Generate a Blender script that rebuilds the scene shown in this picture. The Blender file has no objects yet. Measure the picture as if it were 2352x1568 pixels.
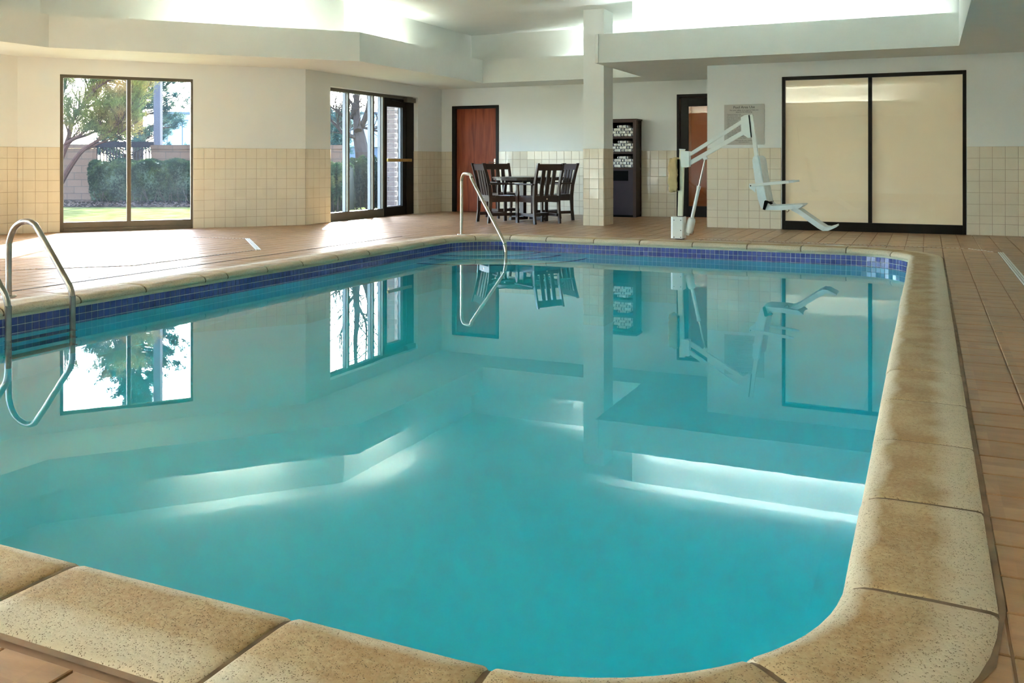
import bpy, bmesh, math, random
from mathutils import Vector, Matrix
random.seed(7)
PI = math.pi
SC = bpy.context.scene
COL = SC.collection

# ------------------------------------------------------------------ camera
TH = math.radians(24.5)
FPX, YH = 2094.0, 372.6
cam_d = bpy.data.cameras.new('camera')
cam = bpy.data.objects.new('camera', cam_d); COL.objects.link(cam)
cam.location = (0, 0, 1.0)
cam.rotation_euler = (PI/2, 0, TH)
cam_d.sensor_width = 36.0
cam_d.lens = 36.0*FPX/2352.0
cam_d.shift_y = -(784.0-YH)/2352.0
cam_d.clip_start = 0.05; cam_d.clip_end = 600
SC.camera = cam
FWD = Vector((-math.sin(TH), math.cos(TH), 0)); RGT = Vector((math.cos(TH), math.sin(TH), 0))

# ------------------------------------------------------------------ light and exposure
SUN_H = Vector((0.515, -0.857, 0)).normalized(); SUN_EL = math.radians(28.5)
sun_dir = Vector((SUN_H.x*math.cos(SUN_EL), SUN_H.y*math.cos(SUN_EL), -math.sin(SUN_EL)))
ld = bpy.data.lights.new('sun', 'SUN'); ld.energy = 8.5; ld.angle = math.radians(0.53); ld.color = (0.70, 0.93, 1.0)
sun = bpy.data.objects.new('sun', ld); COL.objects.link(sun)
sun.rotation_euler = sun_dir.to_track_quat('-Z', 'Y').to_euler(); sun.location = (-12, 20, 10)
W = bpy.data.worlds.new('sky'); SC.world = W; W.use_nodes = True
wn = W.node_tree.nodes; wl = W.node_tree.links
sky = wn.new('ShaderNodeTexSky'); sky.sky_type = 'NISHITA'; sky.sun_disc = False
sky.sun_elevation = SUN_EL; sky.sun_rotation = math.atan2(-SUN_H.x, -SUN_H.y)
sky.air_density = 1.0; sky.dust_density = 1.2; sky.ozone_density = 3.0
SKY_STRENGTH = 0.95
wn['Background'].inputs[1].default_value = SKY_STRENGTH
wl.new(sky.outputs[0], wn['Background'].inputs[0])
COVE = 50.0            # emission of the fluorescent cove tubes
SC.view_settings.view_transform = 'Standard'; SC.view_settings.look = 'None'
SC.view_settings.gamma = 1.0; SC.view_settings.use_curve_mapping = False
SC.view_settings.exposure = 2.56
SC.cycles.use_denoising = True
SC.cycles.sample_clamp_indirect = 8.0
SC.cycles.max_bounces = 14; SC.cycles.diffuse_bounces = 7; SC.cycles.transparent_max_bounces = 16

# ------------------------------------------------------------------ materials
MATS = {}
def new_mat(name):
    m = bpy.data.materials.new(name); m.use_nodes = True
    MATS[name] = m
    return m, m.node_tree.nodes, m.node_tree.links, m.node_tree.nodes['Principled BSDF']
def pm(name, col, rough=0.5, metal=0.0, var=0.0, scale=4.0, bump=0.0, bscale=60.0, stretch=(1,1,1), coat=0.0, col2=None, spec=0.5):
    m, n, l, b = new_mat(name)
    b.inputs['Base Color'].default_value = (*col, 1); b.inputs['Roughness'].default_value = rough
    b.inputs['Metallic'].default_value = metal; b.inputs['Coat Weight'].default_value = coat
    b.inputs['Specular IOR Level'].default_value = spec
    geo = n.new('ShaderNodeNewGeometry')
    mp = n.new('ShaderNodeMapping'); mp.inputs['Scale'].default_value = stretch
    l.new(geo.outputs['Position'], mp.inputs['Vector'])
    if var or col2:
        t = n.new('ShaderNodeTexNoise'); t.inputs['Scale'].default_value = scale; t.inputs['Detail'].default_value = 5
        l.new(mp.outputs[0], t.inputs['Vector'])
        r = n.new('ShaderNodeValToRGB')
        c2 = col2 or tuple(max(0, c*(1-var)) for c in col)
        c1 = col if col2 else tuple(min(1, c*(1+var*0.6)) for c in col)
        r.color_ramp.elements[0].position = 0.3; r.color_ramp.elements[0].color = (*c2, 1)
        r.color_ramp.elements[1].position = 0.7; r.color_ramp.elements[1].color = (*c1, 1)
        l.new(t.outputs['Fac'], r.inputs[0]); l.new(r.outputs[0], b.inputs['Base Color'])
    if bump:
        t2 = n.new('ShaderNodeTexNoise'); t2.inputs['Scale'].default_value = bscale; t2.inputs['Detail'].default_value = 4
        l.new(mp.outputs[0], t2.inputs['Vector'])
        bp = n.new('ShaderNodeBump'); bp.inputs['Strength'].default_value = bump; bp.inputs['Distance'].default_value = 0.01
        l.new(t2.outputs['Fac'], bp.inputs['Height']); l.new(bp.outputs[0], b.inputs['Normal'])
    return m
def emis(name, col, s):
    m, n, l, b = new_mat(name)
    b.inputs['Base Color'].default_value = (*col, 1); b.inputs['Emission Color'].default_value = (*col, 1); b.inputs['Emission Strength'].default_value = s
    return m
def glass(name, tint=(0.97, 0.98, 0.98), dust=0.0):
    m, n, l, b = new_mat(name); n.remove(b)
    out = n['Material Output']
    tr = n.new('ShaderNodeBsdfTransparent'); tr.inputs[0].default_value = (*tint, 1)
    gl = n.new('ShaderNodeBsdfGlossy'); gl.inputs['Roughness'].default_value = 0.0
    fr = n.new('ShaderNodeFresnel')
    gb = n.new('ShaderNodeNewGeometry'); mi = n.new('ShaderNodeMix'); mi.inputs[2].default_value = 1.45; mi.inputs[3].default_value = 1/1.45
    l.new(gb.outputs['Backfacing'], mi.inputs[0]); l.new(mi.outputs[0], fr.inputs[0])
    mx = n.new('ShaderNodeMixShader'); l.new(fr.outputs[0], mx.inputs[0]); l.new(tr.outputs[0], mx.inputs[1]); l.new(gl.outputs[0], mx.inputs[2])
    last = mx
    if dust:
        df = n.new('ShaderNodeBsdfTranslucent'); df.inputs[0].default_value = (0.75, 0.8, 0.9, 1)
        tx = n.new('ShaderNodeTexNoise'); tx.inputs['Scale'].default_value = 1.6; tx.inputs['Detail'].default_value = 3
        geo = n.new('ShaderNodeNewGeometry'); l.new(geo.outputs['Position'], tx.inputs['Vector'])
        mr = n.new('ShaderNodeMapRange'); mr.inputs['From Min'].default_value = 0.35; mr.inputs['From Max'].default_value = 0.7
        mr.inputs['To Min'].default_value = dust*0.3; mr.inputs['To Max'].default_value = dust
        l.new(tx.outputs['Fac'], mr.inputs['Value'])
        m2 = n.new('ShaderNodeMixShader'); l.new(mr.outputs[0], m2.inputs[0]); l.new(mx.outputs[0], m2.inputs[1]); l.new(df.outputs[0], m2.inputs[2])
        last = m2
    l.new(last.outputs[0], out.inputs['Surface'])
    return m

pm('paint', (0.81, 0.84, 0.825), 0.6, var=0.02, scale=1.2, bump=0.06, bscale=220)
pm('soffit_paint', (0.77, 0.80, 0.77), 0.7, var=0.02, bump=0.10, bscale=180)
pm('grout_wall', (0.46, 0.36, 0.25), 0.8)
pm('dark_frame', (0.009, 0.007, 0.005), 0.4, var=0.2, spec=0.15)
pm('bronze_frame', (0.13, 0.112, 0.085), 0.38, metal=0.3, var=0.15)
pm('alu_edge', (0.16, 0.155, 0.165), 0.5, metal=0.2)
pm('brass', (0.50, 0.36, 0.12), 0.35, metal=0.8, var=0.15, scale=12)
pm('blind', (0.86, 0.76, 0.56), 0.75, var=0.04, scale=2)
pm('steel', (0.60, 0.57, 0.50), 0.22, metal=1.0, var=0.25, scale=9, col2=(0.42, 0.36, 0.28))
pm('steel_dark', (0.40, 0.36, 0.325), 0.26, metal=1.0, var=0.3, scale=7)
pm('chair_plastic', (0.040, 0.020, 0.015), 0.30, spec=0.35, var=0.12, scale=10, bump=0.04, bscale=90)
pm('cabinet_wood', (0.050, 0.026, 0.021), 0.45, spec=0.25, var=0.12, scale=8)
pm('cabinet_door', (0.036, 0.025, 0.036), 0.40, spec=0.25, var=0.08, scale=6)
pm('black', (0.003, 0.003, 0.003), 0.7, spec=0.05)
pm('towel_white', (0.86, 0.84, 0.80), 0.95, bump=0.5, bscale=240, var=0.05, scale=40)
pm('towel_navy', (0.012, 0.016, 0.06), 0.95, bump=0.4, bscale=240)
pm('lift_white', (0.80, 0.82, 0.79), 0.35, var=0.05, scale=6)
pm('lift_mast', (0.80, 0.78, 0.62), 0.35, var=0.08, scale=5)
pm('lift_plastic', (0.74, 0.79, 0.80), 0.45, var=0.08, scale=12)
pm('canvas', (0.52, 0.39, 0.20), 0.85, var=0.12, scale=14, bump=0.25, bscale=300)
pm('red', (0.45, 0.03, 0.02), 0.4)
pm('sign_plate', (0.44, 0.43, 0.40), 0.40, metal=0.15)
pm('sign_ink', (0.03, 0.03, 0.025), 0.6)
pm('drain_white', (0.80, 0.80, 0.77), 0.4, var=0.05)
pm('joint_dark', (0.05, 0.045, 0.04), 0.8)
pm('floor_grout', (0.33, 0.20, 0.125), 0.85, var=0.2, scale=6)
pm('mortar', (0.50, 0.49, 0.37), 0.9, var=0.25, scale=5, bump=0.4, bscale=60)
pm('pool_grout', (0.66, 0.69, 0.68), 0.8)
pm('step_edge', (0.012, 0.03, 0.07), 0.4)
pm('concrete', (0.16, 0.16, 0.155), 0.85, spec=0, var=0.08, bump=0.1)
pm('asphalt', (0.04, 0.04, 0.045), 0.9, spec=0, var=0.1)
pm('far_building', (0.22, 0.25, 0.26), 0.8, spec=0, var=0.03, scale=0.05)
pm('far_band', (0.075, 0.085, 0.10), 0.8, spec=0)
pm('far_red', (0.60, 0.42, 0.40), 0.8)
pm('post_paint', (0.055, 0.048, 0.055), 0.7, spec=0.1, var=0.05)
pm('rail_iron', (0.012, 0.010, 0.014), 0.7, spec=0.05)
pm('bark_red', (0.055, 0.024, 0.018), 0.9, spec=0.05, var=0.35, scale=14, bump=0.8, bscale=40)
pm('bark_grey', (0.040, 0.027, 0.022), 0.9, spec=0.05, var=0.35, scale=9, bump=0.8, bscale=30)
pm('mulch', (0.035, 0.021, 0.016), 0.95, spec=0, var=0.5, scale=10, bump=1.0, bscale=25)
pm('mulch_bits', (0.06, 0.037, 0.026), 0.95, spec=0, var=0.5, scale=20)
pm('hedge_core', (0.018, 0.028, 0.012), 0.95)
pm('housing', (0.75, 0.75, 0.72), 0.5)
pm('corridor_paint', (0.55, 0.33, 0.16), 0.7)
pm('corridor_floor', (0.20, 0.10, 0.06), 0.6)
emis('tube', (0.93, 0.985, 1.0), COVE*0.5)
emis('tube_warm', (1.0, 0.95, 0.84), COVE*1.75)
emis('tube_dim', (0.97, 0.98, 0.90), COVE*0.30)
bl = MATS['blind'].node_tree.nodes['Principled BSDF']; bl.inputs['Emission Color'].default_value = (1.0, 0.82, 0.54, 1); bl.inputs['Emission Strength'].default_value = 0.022   # faint glow put into the blind material, standing in for light from behind
emis('warm_lamp', (1.0, 0.66, 0.30), 14.0)
glass('pane', dust=0.003)
glass('pane_clear', (0.985, 0.985, 0.98))
glass('pane_smoke', (0.60, 0.52, 0.46))

def leaf_mat(name, c1, c2, c3, scale, trans=0.35):
    m, n, l, b = new_mat(name); n.remove(b); b = n.new('ShaderNodeBsdfDiffuse')
    geo = n.new('ShaderNodeNewGeometry')
    t = n.new('ShaderNodeTexNoise'); t.inputs['Scale'].default_value = scale; t.inputs['Detail'].default_value = 3
    l.new(geo.outputs['Position'], t.inputs['Vector'])
    r = n.new('ShaderNodeValToRGB'); e = r.color_ramp.elements
    e[0].position = 0.34; e[0].color = (*c1, 1); e[1].position = 0.66; e[1].color = (*c3, 1)
    x = e.new(0.5); x.color = (*c2, 1)
    l.new(t.outputs['Fac'], r.inputs[0]); l.new(r.outputs[0], b.inputs['Color'])
    out = n['Material Output'].inputs[0]
    if trans:
        tl = n.new('ShaderNodeBsdfTranslucent'); l.new(r.outputs[0], tl.inputs[0])
        mx = n.new('ShaderNodeMixShader'); mx.inputs[0].default_value = trans
        l.new(b.outputs[0], mx.inputs[1]); l.new(tl.outputs[0], mx.inputs[2]); l.new(mx.outputs[0], out)
    else: l.new(b.outputs[0], out)
    return m
leaf_mat('pine_needles', (0.028, 0.050, 0.024), (0.12, 0.115, 0.030), (0.20, 0.11, 0.040), 1.1)
leaf_mat('spruce_needles', (0.015, 0.045, 0.045), (0.035, 0.07, 0.06), (0.075, 0.095, 0.055), 2.0)
leaf_mat('hedge_leaves', (0.005, 0.012, 0.009), (0.010, 0.020, 0.012), (0.034, 0.044, 0.016), 3.0)
leaf_mat('broad_leaves', (0.012, 0.03, 0.014), (0.035, 0.055, 0.025), (0.09, 0.09, 0.035), 4.0)
leaf_mat('grass', (0.055, 0.055, 0.014), (0.085, 0.08, 0.024), (0.11, 0.098, 0.036), 3.5, 0)

def tile_mat(name, c1, c2, rough, cell, streak, bump, coat=0.0, off=(0, 0, 0), spec=0.5):
    m, n, l, b = new_mat(name)
    b.inputs['Roughness'].default_value = rough; b.inputs['Coat Weight'].default_value = coat; b.inputs['Specular IOR Level'].default_value = spec
    geo = n.new('ShaderNodeNewGeometry')
    sub = n.new('ShaderNodeVectorMath'); sub.operation = 'SUBTRACT'; sub.inputs[1].default_value = off
    l.new(geo.outputs['Position'], sub.inputs[0])
    dv = n.new('ShaderNodeVectorMath'); dv.operation = 'DIVIDE'; dv.inputs[1].default_value = cell
    l.new(sub.outputs[0], dv.inputs[0])
    fl = n.new('ShaderNodeVectorMath'); fl.operation = 'FLOOR'; l.new(dv.outputs[0], fl.inputs[0])
    wn_ = n.new('ShaderNodeTexWhiteNoise'); wn_.noise_dimensions = '3D'; l.new(fl.outputs[0], wn_.inputs['Vector'])
    mp = n.new('ShaderNodeMapping'); mp.inputs['Scale'].default_value = streak; l.new(geo.outputs['Position'], mp.inputs['Vector'])
    t = n.new('ShaderNodeTexNoise'); t.inputs['Scale'].default_value = 1.0; t.inputs['Detail'].default_value = 6; t.inputs['Roughness'].default_value = 0.6
    l.new(mp.outputs[0], t.inputs['Vector'])
    ad = n.new('ShaderNodeMath'); ad.operation = 'MULTIPLY_ADD'; ad.inputs[1].default_value = 0.38
    l.new(wn_.outputs['Value'], ad.inputs[0])
    ms = n.new('ShaderNodeMath'); ms.operation = 'MULTIPLY'; ms.inputs[1].default_value = 0.9
    l.new(t.outputs['Fac'], ms.inputs[0]); l.new(ms.outputs[0], ad.inputs[2])
    r = n.new('ShaderNodeValToRGB'); r.color_ramp.elements[0].position = 0.35; r.color_ramp.elements[0].color = (*c2, 1)
    r.color_ramp.elements[1].position = 0.95; r.color_ramp.elements[1].color = (*c1, 1)
    l.new(ad.outputs[0], r.inputs[0]); l.new(r.outputs[0], b.inputs['Base Color'])
    if bump:
        bp = n.new('ShaderNodeBump'); bp.inputs['Strength'].default_value = bump; bp.inputs['Distance'].default_value = 0.004
        l.new(t.outputs['Fac'], bp.inputs['Height']); l.new(bp.outputs[0], b.inputs['Normal'])
    return m
tile_mat('deck_tile', (0.47, 0.27, 0.135), (0.30, 0.16, 0.073), 0.34, (0.2, 0.2, 9), (7, 22, 5), 0.25, spec=0.5)
tile_mat('wall_tile', (0.80, 0.735, 0.60), (0.75, 0.68, 0.54), 0.10, (0.155, 0.155, 0.155), (3, 3, 3), 0.10)
tile_mat('blue_tile', (0.075, 0.10, 0.33), (0.035, 0.05, 0.20), 0.08, (0.056, 0.056, 0.056), (14, 14, 14), 0.12)

def coping_mat():
    m, n, l, b = new_mat('coping_stone'); b.inputs['Roughness'].default_value = 0.78
    geo = n.new('ShaderNodeNewGeometry')
    at = n.new('ShaderNodeAttribute'); at.attribute_name = 'across'
    big = n.new('ShaderNodeTexNoise'); big.inputs['Scale'].default_value = 5.5; big.inputs['Detail'].default_value = 6; l.new(geo.outputs['Position'], big.inputs['Vector'])
    fine = n.new('ShaderNodeTexNoise'); fine.inputs['Scale'].default_value = 90; fine.inputs['Detail'].default_value = 3; l.new(geo.outputs['Position'], fine.inputs['Vector'])
    vor = n.new('ShaderNodeTexVoronoi'); vor.inputs['Scale'].default_value = 210; l.new(geo.outputs['Position'], vor.inputs['Vector'])
    r = n.new('ShaderNodeValToRGB'); e = r.color_ramp.elements
    e[0].position = 0.34; e[0].color = (0.38, 0.235, 0.10, 1); e[1].position = 0.66; e[1].color = (0.50, 0.365, 0.19, 1)
    mot = n.new('ShaderNodeTexNoise'); mot.inputs['Scale'].default_value = 70; mot.inputs['Detail'].default_value = 4; l.new(geo.outputs['Position'], mot.inputs['Vector'])
    bm2 = n.new('ShaderNodeMath'); bm2.operation = 'MULTIPLY_ADD'; bm2.inputs[1].default_value = 0.7; l.new(mot.outputs['Fac'], bm2.inputs[0])
    bm3 = n.new('ShaderNodeMath'); bm3.operation = 'SUBTRACT'; bm3.inputs[1].default_value = 0.35; l.new(big.outputs['Fac'], bm3.inputs[0]); l.new(bm3.outputs[0], bm2.inputs[2]); l.new(bm2.outputs[0], r.inputs[0])
    # pale worn rims at the outer edge and along the nose
    w = n.new('ShaderNodeValToRGB'); e = w.color_ramp.elements
    e[0].position = 0.0; e[0].color = (0.75, 0.75, 0.75, 1); e[1].position = 1.0; e[1].color = (0.8, 0.8, 0.8, 1)
    for p, v in ((0.11, 0.75), (0.2, 0.0), (0.58, 0.05), (0.78, 0.8)):
        x = e.new(p); x.color = (v, v, v, 1)
    ws = n.new('ShaderNodeMath'); ws.operation = 'MULTIPLY_ADD'; ws.inputs[1].default_value = 0.30
    sh = n.new('ShaderNodeMath'); sh.operation = 'SUBTRACT'; sh.inputs[1].default_value = 0.5; l.new(big.outputs['Fac'], sh.inputs[0])
    l.new(sh.outputs[0], ws.inputs[0]); l.new(at.outputs['Fac'], ws.inputs[2]); l.new(ws.outputs[0], w.inputs[0])
    mx = n.new('ShaderNodeMix'); mx.data_type = 'RGBA'; mx.inputs[7].default_value = (0.72, 0.62, 0.46, 1)
    l.new(w.outputs[0], mx.inputs[0]); l.new(r.outputs[0], mx.inputs[6])
    # dark pits
    pt = n.new('ShaderNodeMapRange'); pt.inputs['From Min'].default_value = 0.14; pt.inputs['From Max'].default_value = 0.40; l.new(vor.outputs['Distance'], pt.inputs['Value'])
    sel = n.new('ShaderNodeMath'); sel.operation = 'GREATER_THAN'; sel.inputs[1].default_value = 0.50; l.new(fine.outputs['Fac'], sel.inputs[0])
    inv = n.new('ShaderNodeMath'); inv.operation = 'MAXIMUM'; l.new(pt.outputs[0], inv.inputs[0]); l.new(sel.outputs[0], inv.inputs[1])
    m2 = n.new('ShaderNodeMix'); m2.data_type = 'RGBA'; m2.inputs[6].default_value = (0.17, 0.10, 0.04, 1)
    l.new(inv.outputs[0], m2.inputs[0]); l.new(mx.outputs[2], m2.inputs[7]); l.new(m2.outputs[2], b.inputs['Base Color'])
    ad = n.new('ShaderNodeMath'); ad.operation = 'ADD'; l.new(inv.outputs[0], ad.inputs[0]); l.new(fine.outputs['Fac'], ad.inputs[1])
    bp = n.new('ShaderNodeBump'); bp.inputs['Strength'].default_value = 0.7; bp.inputs['Distance'].default_value = 0.003
    l.new(ad.outputs[0], bp.inputs['Height']); l.new(bp.outputs[0], b.inputs['Normal'])
coping_mat()

def plaster_mat():
    pm('plaster', (0.34, 0.90, 0.96), 0.8, var=0.04, scale=1.5)
plaster_mat()

def water_mat():
    m, n, l, b = new_mat('water'); n.remove(b); out = n['Material Output']
    g = n.new('ShaderNodeBsdfGlass'); g.inputs['Roughness'].default_value = 0.0; g.inputs['IOR'].default_value = 1.333
    geo = n.new('ShaderNodeNewGeometry')
    t = n.new('ShaderNodeTexNoise'); t.inputs['Scale'].default_value = 3.0; t.inputs['Detail'].default_value = 2; l.new(geo.outputs['Position'], t.inputs['Vector'])
    bp = n.new('ShaderNodeBump'); bp.inputs['Strength'].default_value = 0.012; bp.inputs['Distance'].default_value = 0.01
    l.new(t.outputs['Fac'], bp.inputs['Height']); l.new(bp.outputs[0], g.inputs['Normal'])
    v = n.new('ShaderNodeVolumeAbsorption'); v.inputs['Color'].default_value = (0.02, 0.93, 0.97, 1); v.inputs['Density'].default_value = 0.6
    l.new(g.outputs[0], out.inputs['Surface']); l.new(v.outputs[0], out.inputs['Volume'])
water_mat()

def wood_door_mat():
    m, n, l, b = new_mat('cherry_wood'); b.inputs['Roughness'].default_value = 0.38; b.inputs['Specular IOR Level'].default_value = 0.15
    geo = n.new('ShaderNodeNewGeometry'); mp = n.new('ShaderNodeMapping'); mp.inputs['Scale'].default_value = (10, 10, 0.9); l.new(geo.outputs['Position'], mp.inputs['Vector'])
    t = n.new('ShaderNodeTexNoise'); t.inputs['Scale'].default_value = 1.4; t.inputs['Detail'].default_value = 6; t.inputs['Distortion'].default_value = 0.8; l.new(mp.outputs[0], t.inputs['Vector'])
    r = n.new('ShaderNodeValToRGB'); e = r.color_ramp.elements
    e[0].position = 0.3; e[0].color = (0.17, 0.030, 0.012, 1); e[1].position = 0.75; e[1].color = (0.36, 0.085, 0.028, 1)
    l.new(t.outputs['Fac'], r.inputs[0]); l.new(r.outputs[0], b.inputs['Base Color'])
wood_door_mat()

def brick_mat(name, c1, c2, mort, bw, bh):
    m, n, l, b = new_mat(name); b.inputs['Roughness'].default_value = 0.9; b.inputs['Specular IOR Level'].default_value = 0.05
    tc = n.new('ShaderNodeTexCoord')
    t = n.new('ShaderNodeTexBrick'); t.inputs['Color1'].default_value = (*c1, 1); t.inputs['Color2'].default_value = (*c2, 1); t.inputs['Mortar'].default_value = (*mort, 1)
    t.inputs['Scale'].default_value = 1.0; t.inputs['Brick Width'].default_value = bw; t.inputs['Row Height'].default_value = bh; t.inputs['Mortar Size'].default_value = 0.008
    mp = n.new('ShaderNodeMapping'); mp.inputs['Rotation'].default_value = (PI/2, 0, 0)
    l.new(tc.outputs['Object'], mp.inputs['Vector']); l.new(mp.outputs[0], t.inputs['Vector'])
    l.new(t.outputs['Color'], b.inputs['Base Color'])
    bp = n.new('ShaderNodeBump'); bp.inputs['Strength'].default_value = 0.5; bp.inputs['Distance'].default_value = 0.01; bp.invert = True
    l.new(t.outputs['Fac'], bp.inputs['Height']); l.new(bp.outputs[0], b.inputs['Normal'])
brick_mat('garden_brick', (0.105, 0.058, 0.038), (0.085, 0.047, 0.031), (0.050, 0.034, 0.026), 0.42, 0.20)
pm('pier_brick', (0.15, 0.11, 0.10), 0.9, var=0.2, scale=12, bump=0.4, bscale=50)
pm('pier_mortar', (0.30, 0.24, 0.21), 0.95)

# ------------------------------------------------------------------ mesh helpers
class MB:
    def __init__(s): s.v = []; s.f = []; s.mi = []; s.cur = 0
    def add(s, vs, fs):
        o = len(s.v); s.v += [tuple(x) for x in vs]; s.f += [tuple(i+o for i in f) for f in fs]; s.mi += [s.cur]*len(fs); return s
    def box(s, x0, x1, y0, y1, z0, z1, bev=0.0):
        if bev:
            bm = bmesh.new(); bmesh.ops.create_cube(bm, size=1.0)
            for v in bm.verts: v.co = Vector(((x0+x1)/2+v.co.x*(x1-x0), (y0+y1)/2+v.co.y*(y1-y0), (z0+z1)/2+v.co.z*(z1-z0)))
            bmesh.ops.bevel(bm, geom=list(bm.edges), offset=bev, segments=2, affect='EDGES', profile=0.6)
            bm.verts.index_update()
            s.add([v.co[:] for v in bm.verts], [[v.index for v in f.verts] for f in bm.faces]); bm.free(); return s
        vs = [(x, y, z) for z in (z0, z1) for y in (y0, y1) for x in (x0, x1)]
        return s.add(vs, [(0,2,3,1),(4,5,7,6),(0,1,5,4),(2,6,7,3),(0,4,6,2),(1,3,7,5)])
    def obox(s, p, q, w, h, up=(0,0,1), bev=0.0):
        # bar from p to q, width w (sideways), height h (up)
        p = Vector(p); q = Vector(q); d = (q-p); L = d.length; d.normalize(); up = Vector(up)
        side = d.cross(up).normalized(); u2 = side.cross(d).normalized()
        t = MB().box(0, L, -w/2, w/2, -h/2, h/2, bev)
        return s.add([p+d*a+side*b+u2*c for a, b, c in t.v], t.f)
    def prism(s, poly, z0, z1):
        n = len(poly); vs = [(x, y, z0) for x, y in poly]+[(x, y, z1) for x, y in poly]
        fs = [tuple(range(n-1, -1, -1)), tuple(range(n, 2*n))]+[(i, (i+1) % n, n+(i+1) % n, n+i) for i in range(n)]
        return s.add(vs, fs)
    def xprism(s, poly, y0, y1):          # polygon in x,z extruded along y
        n = len(poly); vs = [(x, y0, z) for x, z in poly]+[(x, y1, z) for x, z in poly]
        fs = [tuple(range(n)), tuple(range(2*n-1, n-1, -1))]+[(i, n+i, n+(i+1) % n, (i+1) % n) for i in range(n)]
        return s.add(vs, fs)
    def yprism(s, poly, x0, x1):          # polygon in y,z extruded along x
        n = len(poly); vs = [(x0, y, z) for y, z in poly]+[(x1, y, z) for y, z in poly]
        fs = [tuple(range(n-1, -1, -1)), tuple(range(n, 2*n))]+[(i, (i+1) % n, n+(i+1) % n, n+i) for i in range(n)]
        return s.add(vs, fs)
    def tube(s, pts, r, n=12, cap=True):
        pts = [Vector(p) for p in pts]; rs = r if isinstance(r, (list, tuple)) else [r]*len(pts)
        N = len(pts); vs = []; prev = None
        for i, p in enumerate(pts):
            d = (pts[min(i+1, N-1)]-pts[max(i-1, 0)]).normalized()
            if prev is None:
                a = Vector((0,0,1)) if abs(d.z) < 0.9 else Vector((1,0,0))
                u = d.cross(a).normalized()
            else:
                u = (prev-d*prev.dot(d)).normalized()
            prev = u; w = d.cross(u)
            for k in range(n):
                a = 2*PI*k/n; vs.append(p+(u*math.cos(a)+w*math.sin(a))*rs[i])
        fs = [(i*n+k, i*n+(k+1) % n, (i+1)*n+(k+1) % n, (i+1)*n+k) for i in range(N-1) for k in range(n)]
        if cap: fs += [tuple(range(n-1, -1, -1)), tuple(range((N-1)*n, N*n))]
        return s.add(vs, fs)
    def lathe(s, prof, c=(0,0,0), n=24):
        vs = []; 
        for r, z in prof:
            for k in range(n):
                a = 2*PI*k/n; vs.append((c[0]+r*math.cos(a), c[1]+r*math.sin(a), c[2]+z))
        m = len(prof)
        fs = [(i*n+k, i*n+(k+1) % n, (i+1)*n+(k+1) % n, (i+1)*n+k) for i in range(m-1) for k in range(n)]
        fs += [tuple(range(n-1, -1, -1)), tuple(range((m-1)*n, m*n))]
        return s.add(vs, fs)
    def mesh(s, name):
        me = bpy.data.meshes.new(name); me.from_pydata(s.v, [], s.f); return me
    def build(s, name, mats, parent=None, smooth=False, kind=None):
        me = s.mesh(name)
        if not isinstance(mats, (list, tuple)): mats = [mats]
        for m in mats: me.materials.append(MATS[m])
        if len(mats) > 1: me.polygons.foreach_set('material_index', s.mi)
        if smooth:
            me.polygons.foreach_set('use_smooth', [True]*len(me.polygons))
            me.set_sharp_from_angle(angle=math.radians(40))
        o = bpy.data.objects.new(name, me); COL.objects.link(o)
        attach(o, parent)
        if kind: o['kind'] = kind
        return o
def attach(o, parent):
    if parent is None: return
    o.parent = parent
    if parent.get('_w'): o.matrix_parent_inverse = parent.matrix_basis.inverted()
def tag(o, label=None, cat=None, group=None, kind=None):
    if label: o['label'] = label
    if cat: o['category'] = cat
    if group: o['group'] = group
    if kind: o['kind'] = kind
    return o
def thing(name, label, cat, loc=(0,0,0), rz=0, group=None, world=True):
    o = bpy.data.objects.new(name, None); COL.objects.link(o); o.empty_display_size = 0.1
    o.location = loc; o.rotation_euler = (0, 0, rz); o.matrix_basis = Matrix.Translation(loc) @ Matrix.Rotation(rz, 4, 'Z')
    if world: o['_w'] = 1
    return tag(o, label, cat, group)
def copy_tree(o, parent=None):
    c = o.copy(); COL.objects.link(c)
    if parent is not None: c.parent = parent
    for ch in list(o.children): copy_tree(ch, c)
    return c
def smooth_path(pts, rad, n=6):
    """polyline with rounded corners of radius rad"""
    pts = [Vector(p) for p in pts]; out = [pts[0]]
    for i in range(1, len(pts)-1):
        a, b, c = pts[i-1], pts[i], pts[i+1]
        r = min(rad, (a-b).length*0.49, (c-b).length*0.49)
        p = b+(a-b).normalized()*r; q = b+(c-b).normalized()*r
        for k in range(n+1):
            t = k/n; out.append(p*(1-t)**2+b*2*t*(1-t)+q*t*t)
    out.append(pts[-1]); return out
def at_px(x, y, d):
    return Vector((0,0,1.0))+FWD*d+RGT*((x-1176)/FPX*d)+Vector((0,0,1))*((YH-y)/FPX*d)
def proj(p):
    v = Vector(p)-Vector((0,0,1.0)); d = v.dot(FWD)
    if d < 0.2: return None
    return 1176+FPX*v.dot(RGT)/d, YH-FPX*v.z/d, d

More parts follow.
